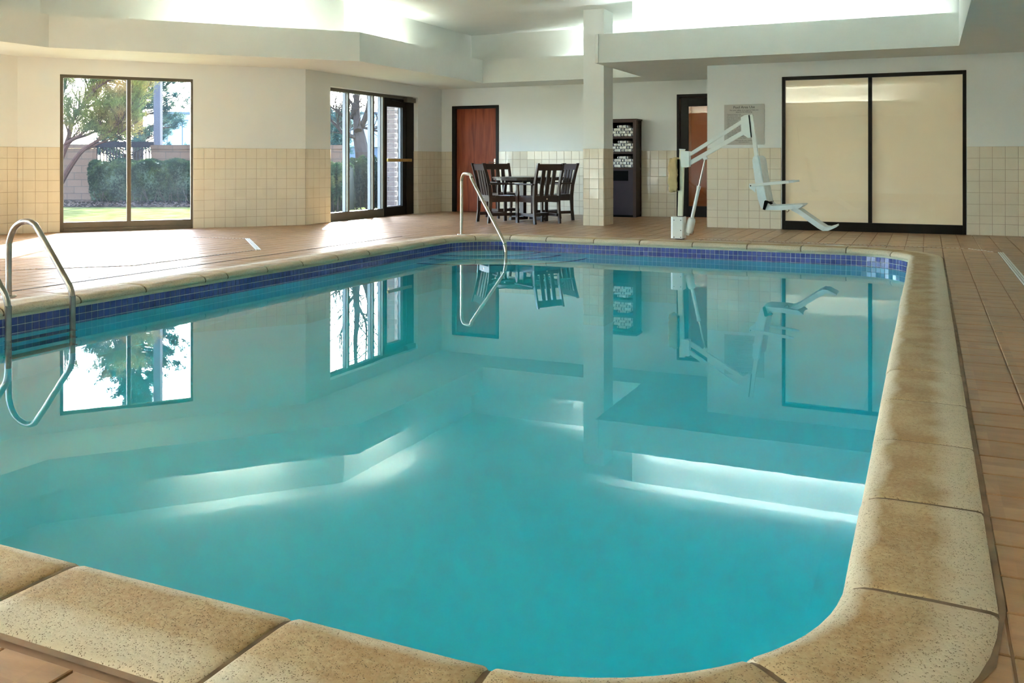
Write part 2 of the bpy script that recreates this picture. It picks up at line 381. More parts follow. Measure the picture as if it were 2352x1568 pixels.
def poly_hole(name, outer, holes, z, mat, kind='structure', thick=0.0, parent=None, up=True):
    bm = bmesh.new(); es = []
    for loop in [outer]+holes:
        vs = [bm.verts.new((x, y, z)) for x, y in loop]
        es += [bm.edges.new((vs[i], vs[(i+1) % len(vs)])) for i in range(len(vs))]
    bmesh.ops.triangle_fill(bm, use_beauty=True, edges=es)
    bmesh.ops.recalc_face_normals(bm, faces=bm.faces[:])
    if bm.faces and (bm.faces[:][0].normal.z > 0) != up: bmesh.ops.reverse_faces(bm, faces=bm.faces[:])
    if thick:
        r = bmesh.ops.extrude_face_region(bm, geom=bm.faces[:])
        for v in [g for g in r['geom'] if isinstance(g, bmesh.types.BMVert)]: v.co.z += thick
        bmesh.ops.recalc_face_normals(bm, faces=bm.faces[:])
    me = bpy.data.meshes.new(name); bm.to_mesh(me); bm.free(); me.materials.append(MATS[mat])
    o = bpy.data.objects.new(name, me); COL.objects.link(o); attach(o, parent)
    if kind: o['kind'] = kind
    return o

# ------------------------------------------------------------------ room plan (metres, deck z = 0)
ZS, ZF, ZC = 2.487, 2.917, 3.416        # soffit, fascia top, raised ceiling
XL, XD, XR = -11.60, -9.03, 3.2
YB, YR, YN = 16.35, 14.04, -3.4
XA = -3.09                              # alcove side wall
PB = Vector((XL, 8.75, 0)); PA = Vector((XD, 11.87, 0))
ZT = 1.215
ROWS = [1.215, 1.057, 0.899, 0.741, 0.583, 0.425, 0.267, 0.155, 0.0]
WT = 0.26

class WallFrame:
    """local frame: u to the right as seen from the room, n into the room"""
    def __init__(s, p, u): s.p = Vector(p); s.u = Vector(u).normalized(); s.n = Vector((s.u.y, -s.u.x, 0)); s.rz = math.atan2(s.u.y, s.u.x)
    def at(s, u, d, z): return s.p+s.u*u+s.n*d+Vector((0,0,z))
    def box(s, mb, u0, u1, d0, d1, z0, z1, bev=0.0):
        t = MB().box(u0, u1, d0, d1, z0, z1, bev); mb.add([s.at(a, b, c) for a, b, c in t.v], [tuple(reversed(f)) for f in t.f]); return mb
WF_ANG = WallFrame(PB, PA-PB); L_ANG = (PA-PB).length
WF_DOOR = WallFrame((XD, 0, 0), (0, 1, 0))
WF_LEFT = WallFrame((XL, 0, 0), (0, 1, 0))
WF_BACK = WallFrame((0, YB, 0), (1, 0, 0))
WF_RIGHT = WallFrame((0, YR, 0), (1, 0, 0))
WF_ALC = WallFrame((XA, 0, 0), (0, -1, 0))
WF_REV = WallFrame((0, 15.40, 0), (1, 0, 0))

def wall(name, wf, u0, u1, openings=(), z1=ZC+0.05, mat='paint', thick=WT):
    mb = MB(); cur = u0
    for a, b, zb, zt in openings:
        if a > cur: wf.box(mb, cur, a, -thick, 0, -0.1, z1)
        if zb > 0: wf.box(mb, a, b, -thick, 0, -0.1, zb)
        wf.box(mb, a, b, -thick, 0, zt, z1); cur = b
    if u1 > cur: wf.box(mb, cur, u1, -thick, 0, -0.1, z1)
    return mb.build(name, mat, kind='structure')
W1U0, W1U1, W1T = 0.532, 2.336, 2.256
DU0, DU1, DT = 12.538, 15.40, 2.262
wall_angled = wall('wall_angled', WF_ANG, -0.12, L_ANG+0.0, [(W1U0, W1U1, 0.0, W1T)])
wall_door = wall('wall_door_side', WF_DOOR, 11.87, YB+WT, [(DU0, DU1, 0.0, DT)])
ADDED_WIN = [(-2.6, -0.6), (0.4, 2.4), (3.4, 5.4), (6.2, 7.6)]  # openings for the added, unseen daylight windows
wall_left = wall('wall_left', WF_LEFT, YN-WT, 8.75, [(a, b, 0.0, W1T) for a, b in ADDED_WIN])
wall_back = wall('wall_back', WF_BACK, XD, XA+0.25, [(-8.72, -7.76, 0.0, 2.10), (-4.12, -3.13, 0.0, 2.19)])
wall_right = wall('wall_right', WF_RIGHT, XA, XR+WT, [(-1.975, 0.488, 0.0, 2.272)])
wall_alc = wall('wall_alcove', WF_ALC, -YB, -YR-WT, thick=0.12)
wall_near = wall('wall_near', WallFrame((0, YN, 0), (-1, 0, 0)), -XR-WT, -XL+WT)
wall_side = wall('wall_side', WallFrame((XR, 0, 0), (0, -1, 0)), -YR-WT, -YN)

# ---- wall tiles: each a small glazed slab, slightly out of true
TCACHE = {}
def tile_mesh(w, h, t, mat, bev=0.0):
    k = (round(w, 4), round(h, 4), t, mat)
    if k not in TCACHE:
        mb = MB(); b = min(0.0025, w*0.2, h*0.2)
        # front is local -y
        vs = [(-w/2, 0, -h/2), (w/2, 0, -h/2), (w/2, 0, h/2), (-w/2, 0, h/2),
              (-w/2, -t+b*0.6, -h/2), (w/2, -t+b*0.6, -h/2), (w/2, -t+b*0.6, h/2), (-w/2, -t+b*0.6, h/2),
              (-w/2+b, -t, -h/2+b), (w/2-b, -t, -h/2+b), (w/2-b, -t, h/2-b), (-w/2+b, -t, h/2-b)]
        fs = [(0,1,5,4),(1,2,6,5),(2,3,7,6),(3,0,4,7),(4,5,9,8),(5,6,10,9),(6,7,11,10),(7,4,8,11),(8,9,10,11)]
        me = mb.add(vs, fs).mesh('wall_tile'); me.materials.append(MATS[mat]); TCACHE[k] = me
    return TCACHE[k]
def in_view(p, m=0):
    q = proj(p)
    return q is not None and -m <= q[0] <= 2352+m and -m <= q[1] <= 1568+m
def tile_wall(parent, wf, cols, rows=ROWS, gap=0.0045, t=0.008, skip=None):
    """cols: list of (u0,u1) intervals"""
    # grout bed
    g = MB()
    us = sorted(cols); runs = []
    for a, b in us:
        if runs and abs(runs[-1][1]-a) < 1e-4: runs[-1][1] = b
        else: runs.append([a, b])
    for a, b in runs: wf.box(g, a, b, 0, 0.0045, rows[-1], rows[0])
    g.build('grout_bed', 'grout_wall', parent)
    rest = MB(); n = 0
    for a, b in cols:
        for i in range(len(rows)-1):
            zt, zb = rows[i], rows[i+1]; w = b-a-gap; h = zt-zb-gap
            c = wf.at((a+b)/2, 0, (zt+zb)/2)
            rx, rzj = random.gauss(0, 0.006), random.gauss(0, 0.006)
            if n < 300 and in_view(c, 40) and not (skip and skip(c)):
                o = bpy.data.objects.new('wall_tile', tile_mesh(w, h, t, 'wall_tile')); COL.objects.link(o)
                o.parent = parent; o.location = c; o.rotation_euler = (rx, 0, wf.rz+rzj); n += 1
            else:
                me = tile_mesh(w, h, t, 'wall_tile'); M = Matrix.Translation(c) @ Matrix.Rotation(wf.rz+rzj, 4, 'Z') @ Matrix.Rotation(rx, 4, 'X')
                rest.add([M @ v.co for v in me.vertices], [tuple(p.vertices) for p in me.polygons])
    if rest.v: rest.build('wall_tile_field', 'wall_tile', parent, kind='stuff')
def cols_from(a, b, pitch, anchor='a'):
    out = []; 
    if anchor == 'a':
        x = a
        while x < b-0.02: out.append((x, min(x+pitch, b))); x += pitch
    else:
        x = b
        while x > a+0.02: out.append((max(x-pitch, a), x)); x -= pitch
    return out
P1 = 0.1555
tile_wall(wall_angled, WF_ANG, cols_from(0.0, W1U0, P1, 'b')+cols_from(W1U1+0.004, L_ANG-0.001, P1))
tile_wall(wall_door, WF_DOOR, cols_from(11.872, DU0, P1, 'b')+cols_from(DU1, YB-0.005, P1))
tile_wall(wall_left, WF_LEFT, cols_from(7.6, 8.745, P1, 'b')+cols_from(5.4, 6.2, P1))
tile_wall(wall_back, WF_BACK, cols_from(XD, -8.785, P1, 'b')+cols_from(-7.738, -4.155, 0.1545), skip=lambda c: -5.9 < c.x < -4.86)
tile_wall(wall_right, WF_RIGHT, cols_from(XA, -1.985, 0.1576)+cols_from(0.495, 3.15, P1))
tile_wall(wall_alc, WF_ALC, cols_from(-16.3, -YR-0.002, P1, 'b'))
# tiled reveal on the far side of the glazed door
tile_wall(wall_door, WF_REV, [(XD-0.17, XD-0.003)])

# ---- soffit, fascias, raised ceiling
OP = [(-10.36, -2.4), (-10.36, 8.26), (-7.60, 11.275), (-7.60, 15.35), (-4.53, 15.35), (-4.53, 12.95), (0.365, 12.95), (0.365, -2.4)]
UP = [(-10.66, -2.7), (-10.66, 8.37), (-7.93, 11.35), (-7.93, 15.53), (-4.02, 15.53), (-4.02, 13.16), (0.365, 13.16), (0.365, -2.7)]
room = [(XL, YN), (XR, YN), (XR, YR), (XA, YR), (XA, YB), (XD, YB), (XD, 11.87), (XL, 8.75)]
OPO = [(-10.385, -2.425), (-10.385, 8.27), (-7.625, 11.285), (-7.625, 15.375), (-4.505, 15.375), (-4.505, 12.975), (0.39, 12.975), (0.39, -2.425)]
poly_hole('ceiling_soffit', room, [OPO], ZS, 'soffit_paint', thick=0.06, up=False)
mb = MB().box(XL-WT, XR+WT, YN-WT, YB+WT, ZC, ZC+0.1); mb.build('ceiling', 'soffit_paint', kind='structure')
for i in range(len(OP)):
    a = Vector((*OP[i], 0)); b = Vector((*OP[(i+1) % len(OP)], 0))
    d = (b-a).normalized(); out = Vector((-d.y, d.x, 0))   # OP runs clockwise seen from above: left of travel is outside
    top = ZC if i == 6 else ZF
    t = 0.05; ex = d*0.0
    m = MB(); q = [a, b, b+out*t+d*0.02, a+out*t-d*0.02]
    m.prism([(p.x, p.y) for p in q], ZS-0.001, top); m.build('trim_%d' % (i+1), 'soffit_paint', kind='structure')
m = MB()
for i in range(len(UP)):
    if i == 6: continue
    a, b = UP[i], UP[(i+1) % len(UP)]
    m.add([(a[0], a[1], ZS+0.06), (b[0], b[1], ZS+0.06), (b[0], b[1], ZC), (a[0], a[1], ZC)], [(0,1,2,3)])
m.build('wall_upper', 'soffit_paint', kind='structure')

# ---- cove lights behind the fascias
def cove(p, q, label, rows=1, lamp='tube'):
    p = Vector(p); q = Vector(q); mid = (p+q)/2; d = (q-p).normalized()
    t = thing('cove_light', label, 'light', (mid.x, mid.y, 2.55), group='fluorescent cove lights')
    h = MB().obox(p+Vector((0,0,2.575)), q+Vector((0,0,2.575)), 0.09, 0.05); h.build('housing', 'housing', t)
    L = (q-p).length; n = max(1, round(L/1.25))
    for k in range(n):
        a = p+d*(L*k/n+0.03); b = p+d*(L*(k+1)/n-0.03)
        for r in range(rows):
            sd = Vector((-d.y, d.x, 0))*(r-(rows-1)/2)*0.07
            MB().tube([a+sd+Vector((0,0,2.63)), b+sd+Vector((0,0,2.63))], 0.019, 10).build('tube', lamp, t, smooth=True)
            for e in (a, b):
                MB().tube([e+sd+Vector((0,0,2.60)), e+sd+Vector((0,0,2.645))], 0.014, 8).build('lamp_holder', 'housing', t)
def on(seg, s, off):
    a = Vector((*OP[seg], 0)); b = Vector((*OP[seg+1], 0)); d = (b-a).normalized(); out = Vector((-d.y, d.x, 0))
    return a+d*s+out*off
cove(on(1, 1.75, 0.15), on(1, 3.05, 0.15), 'fluorescent cove light above the angled wall left of the glazed door', lamp='tube_dim')
cove(on(2, 0.25, 0.19), on(2, 1.55, 0.19), 'fluorescent cove light above the glazed garden door', lamp='tube_dim')
cove(on(3, 1.9, 0.11), on(3, 3.3, 0.11), 'fluorescent cove light behind the tiled column')
cove(on(5, 0.65, 0.12), on(5, 4.45, 0.12), 'long fluorescent cove light above the blind-covered window')
cove(on(0, 0.6, 0.16), on(0, 5.4, 0.16), 'long fluorescent cove light along the left wall', 1, 'tube_warm')
cove((-8.5, -2.55, 0), (-1.0, -2.55, 0), 'long fluorescent cove light at the near end of the pool', 2, 'tube_warm')

# ---- column
CX0, CX1, CY0, CY1 = -4.97, -4.63, 13.64, 14.09
column = MB().box(CX0, CX1, CY0, CY1, -0.05, ZC).build('column', 'paint'); column['kind'] = 'structure'
tile_wall(column, WallFrame((0, CY0, 0), (1, 0, 0)), [(CX0, -4.868), (-4.868, -4.713), (-4.713, CX1)])
tile_wall(column, WallFrame((CX1, 0, 0), (0, 1, 0)), [(CY0, CY0+0.15), (CY0+0.15, CY0+0.30), (CY0+0.30, CY1)])
tile_wall(column, WallFrame((CX0, 0, 0), (0, -1, 0)), [(-CY1, -CY1+0.15), (-CY1+0.15, -CY1+0.30), (-CY1+0.30, -CY0)])

# ------------------------------------------------------------------ pool outline
PXL, PXR, PYN, PYF, PR = -5.70, -0.182, 1.635, 11.10, 0.67
LRr, LFr = (PYF-PR)-(PYN+PR), (PXR-PR)-(PXL+PR); QA = PR*PI/2
SEG = [LRr, QA, LFr, QA, LRr, QA, LFr, QA]; TOT = sum(SEG)
def outline(s):
    """point on the nose line and the outward normal"""
    s %= TOT
    for i, L in enumerate(SEG):
        if s <= L: break
        s -= L
    if i == 0: return Vector((PXR, PYN+PR+s, 0)), Vector((1,0,0))
    if i == 2: return Vector((PXR-PR-s, PYF, 0)), Vector((0,1,0))
    if i == 4: return Vector((PXL, PYF-PR-s, 0)), Vector((-1,0,0))
    if i == 6: return Vector((PXL+PR+s, PYN, 0)), Vector((0,-1,0))
    c = [None, (PXR-PR, PYF-PR), None, (PXL+PR, PYF-PR), None, (PXL+PR, PYN+PR), None, (PXR-PR, PYN+PR)][i]
    a = s/PR+{1: 0, 3: PI/2, 5: PI, 7: 1.5*PI}[i]
    n = Vector((math.cos(a), math.sin(a), 0)); return Vector((c[0], c[1], 0))+n*PR, n
BS = [0]
for L in SEG: BS.append(BS[-1]+L)
def s_right(y): return y-(PYN+PR)
def s_far(x): return BS[2]+(PXR-PR)-x
def s_left(y): return BS[4]+(PYF-PR)-y
def s_near(x): return BS[6]+x-(PXL+PR)
def outline_poly(off, n=10):
    pts = []
    for i in range(8):
        if i % 2 == 0: ss = [BS[i]+1e-6, BS[i+1]-1e-6]
        else: ss = [BS[i]+SEG[i]*k/n for k in range(1, n)]
        for s in ss:
            p, nn = outline(s); p = p+nn*off; pts.append((p.x, p.y))
    return pts
CW = 0.326

# ------------------------------------------------------------------ floor (deck) with quarry tiles
floor_o = poly_hole('floor', [(XL-WT, YN-WT), (XR+WT, YN-WT), (XR+WT, YB+WT), (XD-WT, YB+WT), (XD-WT, 11.6), (XL-WT, 8.5)], [outline_poly(0.15)], -0.006, 'floor_grout')
def inside_outer(x, y):
    m = CW+0.012; x0, x1, y0, y1, r = PXL-m, PXR+m, PYN-m, PYF+m, PR+m
    if not (x0 < x < x1 and y0 < y < y1): return False
    cx = min(max(x, x0+r), x1-r); cy = min(max(y, y0+r), y1-r)
    if (x < x0+r or x > x1-r) and (y < y0+r or y > y1-r): return (x-cx)**2+(y-cy)**2 < r*r
    return True
def in_room(x, y):
    if not (XL < x < XR and YN < y < YB): return False
    if x > XA and y > YR: return False
    if y > 8.75:
        if y < 11.87:
            if x < XL+(y-8.75)*(XD-XL)/(11.87-8.75): return False
        elif x < XD: return False
    return True
tiles = []
PT = 0.2
def add_tiles(x0, y0, nx, ny, test):
    for i in range(nx):
        for j in range(ny):
            x = x0+i*PT; y = y0+j*PT; cs = [(x+0.005, y+0.005), (x+PT-0.005, y+0.005), (x+PT-0.005, y+PT-0.005), (x+0.005, y+PT-0.005)]
            c = (x+PT/2, y+PT/2)
            if not test(*c): continue
            if all(inside_outer(*q) for q in cs): continue
            if not any(in_room(*q) for q in cs): continue
            tiles.append(c)
NS = 1.28
add_tiles(0.157-0.2*60, 0.05+NS-0.03+0.2*0, 76, 76, lambda x, y: y > NS)
add_tiles(-1.53-0.2*51, NS-0.2*24, 75, 24, lambda x, y: y < NS)
def parea(c):
    q = [proj((c[0]+dx*0.1, c[1]+dy*0.1, 0)) for dx, dy in ((-1,-1),(1,-1),(1,1),(-1,1))]
    if any(k is None for k in q): return 0
    if not any(-5 < k[0] < 2357 and -5 < k[1] < 1573 for k in q): return 0
    return abs(sum(q[i][0]*q[(i+1) % 4][1]-q[(i+1) % 4][0]*q[i][1] for i in range(4)))/2
tiles.sort(key=lambda c: -parea(c))
def deck_mesh(w, t):
    b = 0.003; h = w/2
    vs = [(sx*h, sy*h, -t) for sx, sy in ((-1,-1),(1,-1),(1,1),(-1,1))]+[(sx*h, sy*h, -b*0.7) for sx, sy in ((-1,-1),(1,-1),(1,1),(-1,1))]+[(sx*(h-b), sy*(h-b), 0) for sx, sy in ((-1,-1),(1,-1),(1,1),(-1,1))]
    fs = [(i, (i+1) % 4, 4+(i+1) % 4, 4+i) for i in range(4)]+[(4+i, 4+(i+1) % 4, 8+(i+1) % 4, 8+i) for i in range(4)]+[(8,9,10,11)]
    return vs, fs
dv, df = deck_mesh(PT-0.007, 0.008)
dme = MB().add(dv, df).mesh('floor_tile'); dme.materials.append(MATS['deck_tile'])
rest = MB()
for i, c in enumerate(tiles):
    dz = random.gauss(0, 0.0004); ax, ay = random.gauss(0, 0.002), random.gauss(0, 0.002)
    if i < 300:
        o = bpy.data.objects.new('floor_tile', dme); COL.objects.link(o); o.parent = floor_o
        o.location = (c[0], c[1], dz); o.rotation_euler = (ax, ay, 0)
    else:
        rest.add([(c[0]+x, c[1]+y, z+dz+x*ay+y*ax) for x, y, z in dv], df)
rest.build('floor_tile_field', 'deck_tile', floor_o, kind='stuff')
# dark soft joint in the left deck
MB().box(-6.475, -6.457, 2.0, 10.6, -0.004, 0.0022).build('soft_joint', 'joint_dark', floor_o)
# silicone bead round the coping
bead = MB(); ring = [outline(TOT*k/160) for k in range(161)]
for k in range(160):
    (p, a), (q, b) = ring[k], ring[k+1]
    w0, w1 = CW-0.004, CW+0.016
    bead.add([(p+a*w0)+Vector((0,0,0.0035)), (q+b*w0)+Vector((0,0,0.0035)), (q+b*w1)+Vector((0,0,0.002)), (p+a*w1)+Vector((0,0,0.002))], [(3,2,1,0)])
pm('joint_sealant', (0.26, 0.165, 0.10), 0.8, var=0.4, scale=8)
bead.build('coping_joint', 'joint_sealant', floor_o)

# ------------------------------------------------------------------ swimming pool
pool = thing('swimming_pool', 'rounded rectangular swimming pool edged with sand-coloured coping stones', 'pool', ((PXL+PXR)/2, (PYN+PYF)/2, -1.5))
basin = MB(); op = outline_poly(0.022, 12); nb = len(op)
def zfloor(y): return -1.25-0.45*max(0, min(1, (9.0-y)/6.0))
basin.add([(x, y, -0.03) for x, y in op]+[(x, y, zfloor(y)) for x, y in op], [(i, nb+i, nb+(i+1) % nb, (i+1) % nb) for i in range(nb)])
basin.add([(x, y, zfloor(y)) for x, y in op]+[((PXL+PXR)/2, 9.0, zfloor(9)), ((PXL+PXR)/2, 3.0, zfloor(3))], [tuple(reversed(range(nb)))])
basin.build('pool_shell', 'plaster', pool)
# mortar bed between coping and waterline tile
mo = MB(); NS_ = 900
for k in range(NS_):
    (p, a), (q, b) = outline(TOT*k/NS_), outline(TOT*(k+1)/NS_)
    lo, hi, fr = -0.063, -0.03, 0.008
    mo.add([p+a*fr+Vector((0,0,lo)), q+b*fr+Vector((0,0,lo)), q+b*(fr+0.004)+Vector((0,0,hi)), p+a*(fr+0.004)+Vector((0,0,hi)), p+a*0.03+Vector((0,0,lo)), q+b*0.03+Vector((0,0,lo))], [(0,1,2,3), (4,5,1,0)])
mo.build('mortar_bed', 'mortar', pool)
# coping
JN = [s_right(y) for y in (2.90, 3.525, 4.13, 4.73, 5.32, 5.95, 6.32, 6.94, 7.55, 8.16, 8.77, 9.38, 9.99)]+[BS[1]+0.03, BS[1]+QA*0.5]
JN += [BS[2]]+[s_far(x) for x in (-1.35, -1.97, -2.63, -3.30, -3.91, -4.57)]+[BS[3]+0.06, BS[3]+QA*0.5, BS[4]-0.01]
JN += [s_left(y) for y in (9.87, 9.27, 8.66, 8.06, 7.46, 6.92, 6.38, 6.10, 5.44, 4.82, 4.2, 3.6, 3.0, 2.5)]+[BS[5]+QA*0.5, BS[6]]
JN += [s_near(x) for x in (-4.5, -3.85, -3.2, -2.56, -1.91, -1.26, -0.786)]+[BS[7]+QA*0.55, TOT-0.03]
JN = sorted(j % TOT for j in JN)
PROF = [(CW, -0.04), (CW, 0.004), (CW-0.006, 0.0115), (CW-0.02, 0.014), (0.20, 0.0155), (0.075, 0.0150), (0.045, 0.0125), (0.022, 0.005), (0.007, -0.009), (0.0, -0.024), (0.003, -0.037), (0.014, -0.047), (0.03, -0.05)]
def coping_stone(s0, s1):
    g = 0.005; s0 += g; s1 -= g; L = s1-s0
    n = max(2, int(L/0.06)); vs = []; ac = []
    ss = [s0, s0+0.003, s0+0.009]+[s0+L*k/n for k in range(1, n)]+[s1-0.009, s1-0.003, s1]; n = len(ss)-1
    dz = random.gauss(0, 0.0012); dw = random.gauss(0, 0.002)
    np_ = len(PROF)
    for k, s in enumerate(ss):
        p, nn = outline(s); e = 0.009 if k in (0, n) else (0.003 if k in (1, n-1) else 0.0)
        for d, z in PROF:
            q = p+nn*(d+dw*(0.3 if d > 0.2 else 1)+(e*0.5 if d < 0.02 else 0)); zz = z+dz-(e if z > -0.02 else 0)
            vs.append((q.x, q.y, zz)); ac.append(d/CW)
    fs = [(k*np_+i, k*np_+i+1, (k+1)*np_+i+1, (k+1)*np_+i) for k in range(n) for i in range(np_-1)]
    fs += [tuple(range(np_)), tuple(reversed(range(n*np_, (n+1)*np_)))]
    me = bpy.data.meshes.new('coping_stone'); me.from_pydata(vs, [], [tuple(reversed(f)) for f in fs]); me.materials.append(MATS['coping_stone'])
    at = me.attributes.new('across', 'FLOAT', 'POINT'); at.data.foreach_set('value', ac)
    me.polygons.foreach_set('use_smooth', [True]*len(me.polygons)); me.set_sharp_from_angle(angle=math.radians(50))
    o = bpy.data.objects.new('coping_stone', me); COL.objects.link(o); attach(o, pool)
for k in range(len(JN)):
    a = JN[k]; b = JN[(k+1) % len(JN)]
    if b <= a: b += TOT
    if b-a > 0.05: coping_stone(a, b)
jg = MB()
for s_ in JN:
    vs = []
    for ds in (-0.0058, 0.0058):
        p, nn = outline(s_+ds)
        for d, z in PROF: vs.append(p+nn*(d+0.003)+Vector((0, 0, z-0.0045)))
    npf = len(PROF); jg.add(vs, [(i+1, i, npf+i, npf+i+1) for i in range(npf-1)])
pm('coping_grout', (0.17, 0.11, 0.06), 0.9, var=0.3, scale=20)
jg.build('coping_grout', 'coping_grout', pool)
# waterline tiles, three courses of small blue squares
BP, BT = 0.0556, -0.064
nbl = round(TOT/BP); bp_ = TOT/nbl
bl = []
for k in range(nbl):
    p, nn = outline((k+0.5)*bp_)
    for r in range(3):
        z = BT-(r+0.5)*BP; c = p+nn*0.018+Vector((0,0,z)); q = proj(c)
        vis = q is not None and -5 < q[0] < 2357 and -5 < q[1] < 1573 and (c-Vector((0,0,1))).dot(nn) > 0
        bl.append((q[2] if vis and r < 2 else (q[2]+50 if vis else 1e6), c, nn))
bl.sort(key=lambda t: t[0])
bm_ = tile_mesh(BP-0.0036, BP-0.0036, 0.008, 'blue_tile'); bm_.name = 'waterline_tile'
rest = MB()
for i, (d, c, nn) in enumerate(bl):
    rz = math.atan2(nn.x, -nn.y)+PI+PI    # local -y faces the water
    rz = math.atan2(-nn.x, nn.y)
    j1, j2 = random.gauss(0, 0.008), random.gauss(0, 0.008)
    if i < 300:
        o = bpy.data.objects.new('waterline_tile', bm_); COL.objects.link(o); attach(o, pool)
        o.location = c; o.rotation_euler = (j1, 0, rz+j2)
    else:
        M = Matrix.Translation(c) @ Matrix.Rotation(rz+j2, 4, 'Z') @ Matrix.Rotation(j1, 4, 'X')
        rest.add([M @ v.co for v in bm_.vertices], [tuple(p.vertices) for p in bm_.polygons])
rest.build('waterline_tile_field', 'blue_tile', pool, kind='stuff')
gr = MB()
for k in range(NS_):
    (p, a), (q, b) = outline(TOT*k/NS_), outline(TOT*(k+1)/NS_)
    gr.add([p+a*0.0135+Vector((0,0,BT-3*BP)), q+b*0.0135+Vector((0,0,BT-3*BP)), q+b*0.0135+Vector((0,0,BT)), p+a*0.0135+Vector((0,0,BT))], [(0,1,2,3)])
gr.build('waterline_grout', 'pool_grout', pool)
# corner steps
for k, (rx, ry, z) in enumerate([(1.05, 0.86, -0.235), (1.34, 1.10, -0.44), (1.70, 1.40, -0.66)]):
    arc = [(PXL+rx*math.cos(a), PYF-ry*math.sin(a)) for a in [PI/2*i/20 for i in range(21)]]
    poly = [(PXL-0.0, PYF)]+arc
    st = MB().prism(list(reversed(poly)), -1.3, z).build('pool_step', 'plaster', pool)
    ed = MB()
    for i in range(20):
        (x0, y0), (x1, y1) = arc[i], arc[i+1]
        ed.obox((x0, y0, z-0.008), (x1, y1, z-0.008), 0.035, 0.022)
    ed.build('step_nosing', 'step_edge', st)
# water
WZ = -0.18
wp = outline_poly(0.030, 14)
wo = MB().prism(wp, -2.2, WZ).build('pool_water', 'water')
tag(wo, 'calm turquoise water filling the pool', 'water', kind='stuff')

# ------------------------------------------------------------------ slot drains in the deck
def drain(name, pts, w, label, z=0.004, dashed=False):
    t = thing(name, label, 'drain', (pts[0][0], pts[0][1], 0))
    m = MB(); ch = MB()
    for (a, b) in zip(pts[:-1], pts[1:]):
        a = Vector((*a, z)); b = Vector((*b, z)); d = (b-a).normalized(); sd = Vector((d.y, -d.x, 0))
        if dashed:
            L = (b-a).length; n = int(L/0.05)
            for k in range(n):
                m.obox(a+d*(k*0.05), a+d*(k*0.05+0.03), w, 0.006)
            ch.obox(a-Vector((0,0,0.003)), b-Vector((0,0,0.003)), w*1.3, 0.005)
        else:
            for o in (-1, 0, 1): m.obox(a+sd*o*w*0.34, b+sd*o*w*0.34, w*0.24, 0.008, bev=0.001)
            ch.obox(a-Vector((0,0,0.003)), b-Vector((0,0,0.003)), w, 0.004)
    m.build('drain_grate', 'drain_white', t); ch.build('drain_channel', 'joint_dark' if not dashed else 'floor_grout', t)
drain('slot_drain', [(-2.75, 11.78), (0.43, 11.75), (0.70, 11.40)], 0.012, 'thin dotted slot drain behind the far pool edge', dashed=True)
drain('channel_drain', [(0.735, 11.40), (0.745, 3.0)], 0.06, 'white plastic channel drain in the right-hand deck')
drain('slot_drain', [(-8.9, 9.27), (-8.10, 9.40)], 0.012, 'thin dotted slot drain in front of the garden window', dashed=True)
drain('channel_drain', [(-8.08, 9.40), (-6.93, 8.25)], 0.06, 'short slanting white channel drain in the left-hand deck')
drain('slot_drain', [(-6.95, 8.2), (-6.98, 6.5), (-8.6, 4.9)], 0.010, 'long dotted slot drain beside the left pool edge', dashed=True)
# painted depth marker plates on the far coping
tag(MB().lathe([(0.0005, 0.0), (0.11, 0.0), (0.11, 0.003), (0.0005, 0.003)], (-1.01, 11.56, 0.001), 20).build('deck_marker', 'drain_white'), 'round white marker disc on the deck behind the far coping', 'marker')
mk = thing('depth_marker', 'white depth marking strip beside the pool lift', 'marker', (-2.05, 11.47, 0))
m = MB()
for i in range(9):
    x = -2.30+i*0.055
    if i in (1, 3): continue
    m.box(x, x+0.042, 11.455, 11.475, 0.0005, 0.003)
m.build('marking', 'drain_white', mk)

# ------------------------------------------------------------------ window 1 (garden window in the angled wall)
def frame_bar(wf, parent, name, u0, u1, z0, z1, d0=-0.075, d1=-0.005, mat='bronze_frame', bev=0.003):
    m = MB(); wf.box(m, u0, u1, d0, d1, z0, z1, bev); return m.build(name, mat, parent)
w1 = thing('window_1', 'tall two-pane garden window with bronze frame', 'window', WF_ANG.at((W1U0+W1U1)/2, 0, 0)); w1['kind'] = 'structure'
frame_bar(WF_ANG, w1, 'frame_jamb', W1U0, W1U0+0.045, 0, W1T)
frame_bar(WF_ANG, w1, 'frame_jamb', W1U1-0.032, W1U1, 0, W1T)
frame_bar(WF_ANG, w1, 'frame_head', W1U0+0.045, W1U1-0.032, W1T-0.045, W1T)
frame_bar(WF_ANG, w1, 'mullion', 1.412, 1.470, 0.14, W1T-0.045)
frame_bar(WF_ANG, w1, 'bottom_rail', W1U0+0.045, W1U1-0.032, 0.055, 0.14, d1=-0.012)
frame_bar(WF_ANG, w1, 'sill', W1U0+0.045, W1U1-0.032, 0.0, 0.055, d1=0.012)
for a, b in ((W1U0+0.045, 1.412), (1.470, W1U1-0.032)):
    m = MB(); WF_ANG.box(m, a-0.005, b+0.005, -0.047, -0.041, 0.13, W1T-0.04); m.build('pane', 'pane', w1)

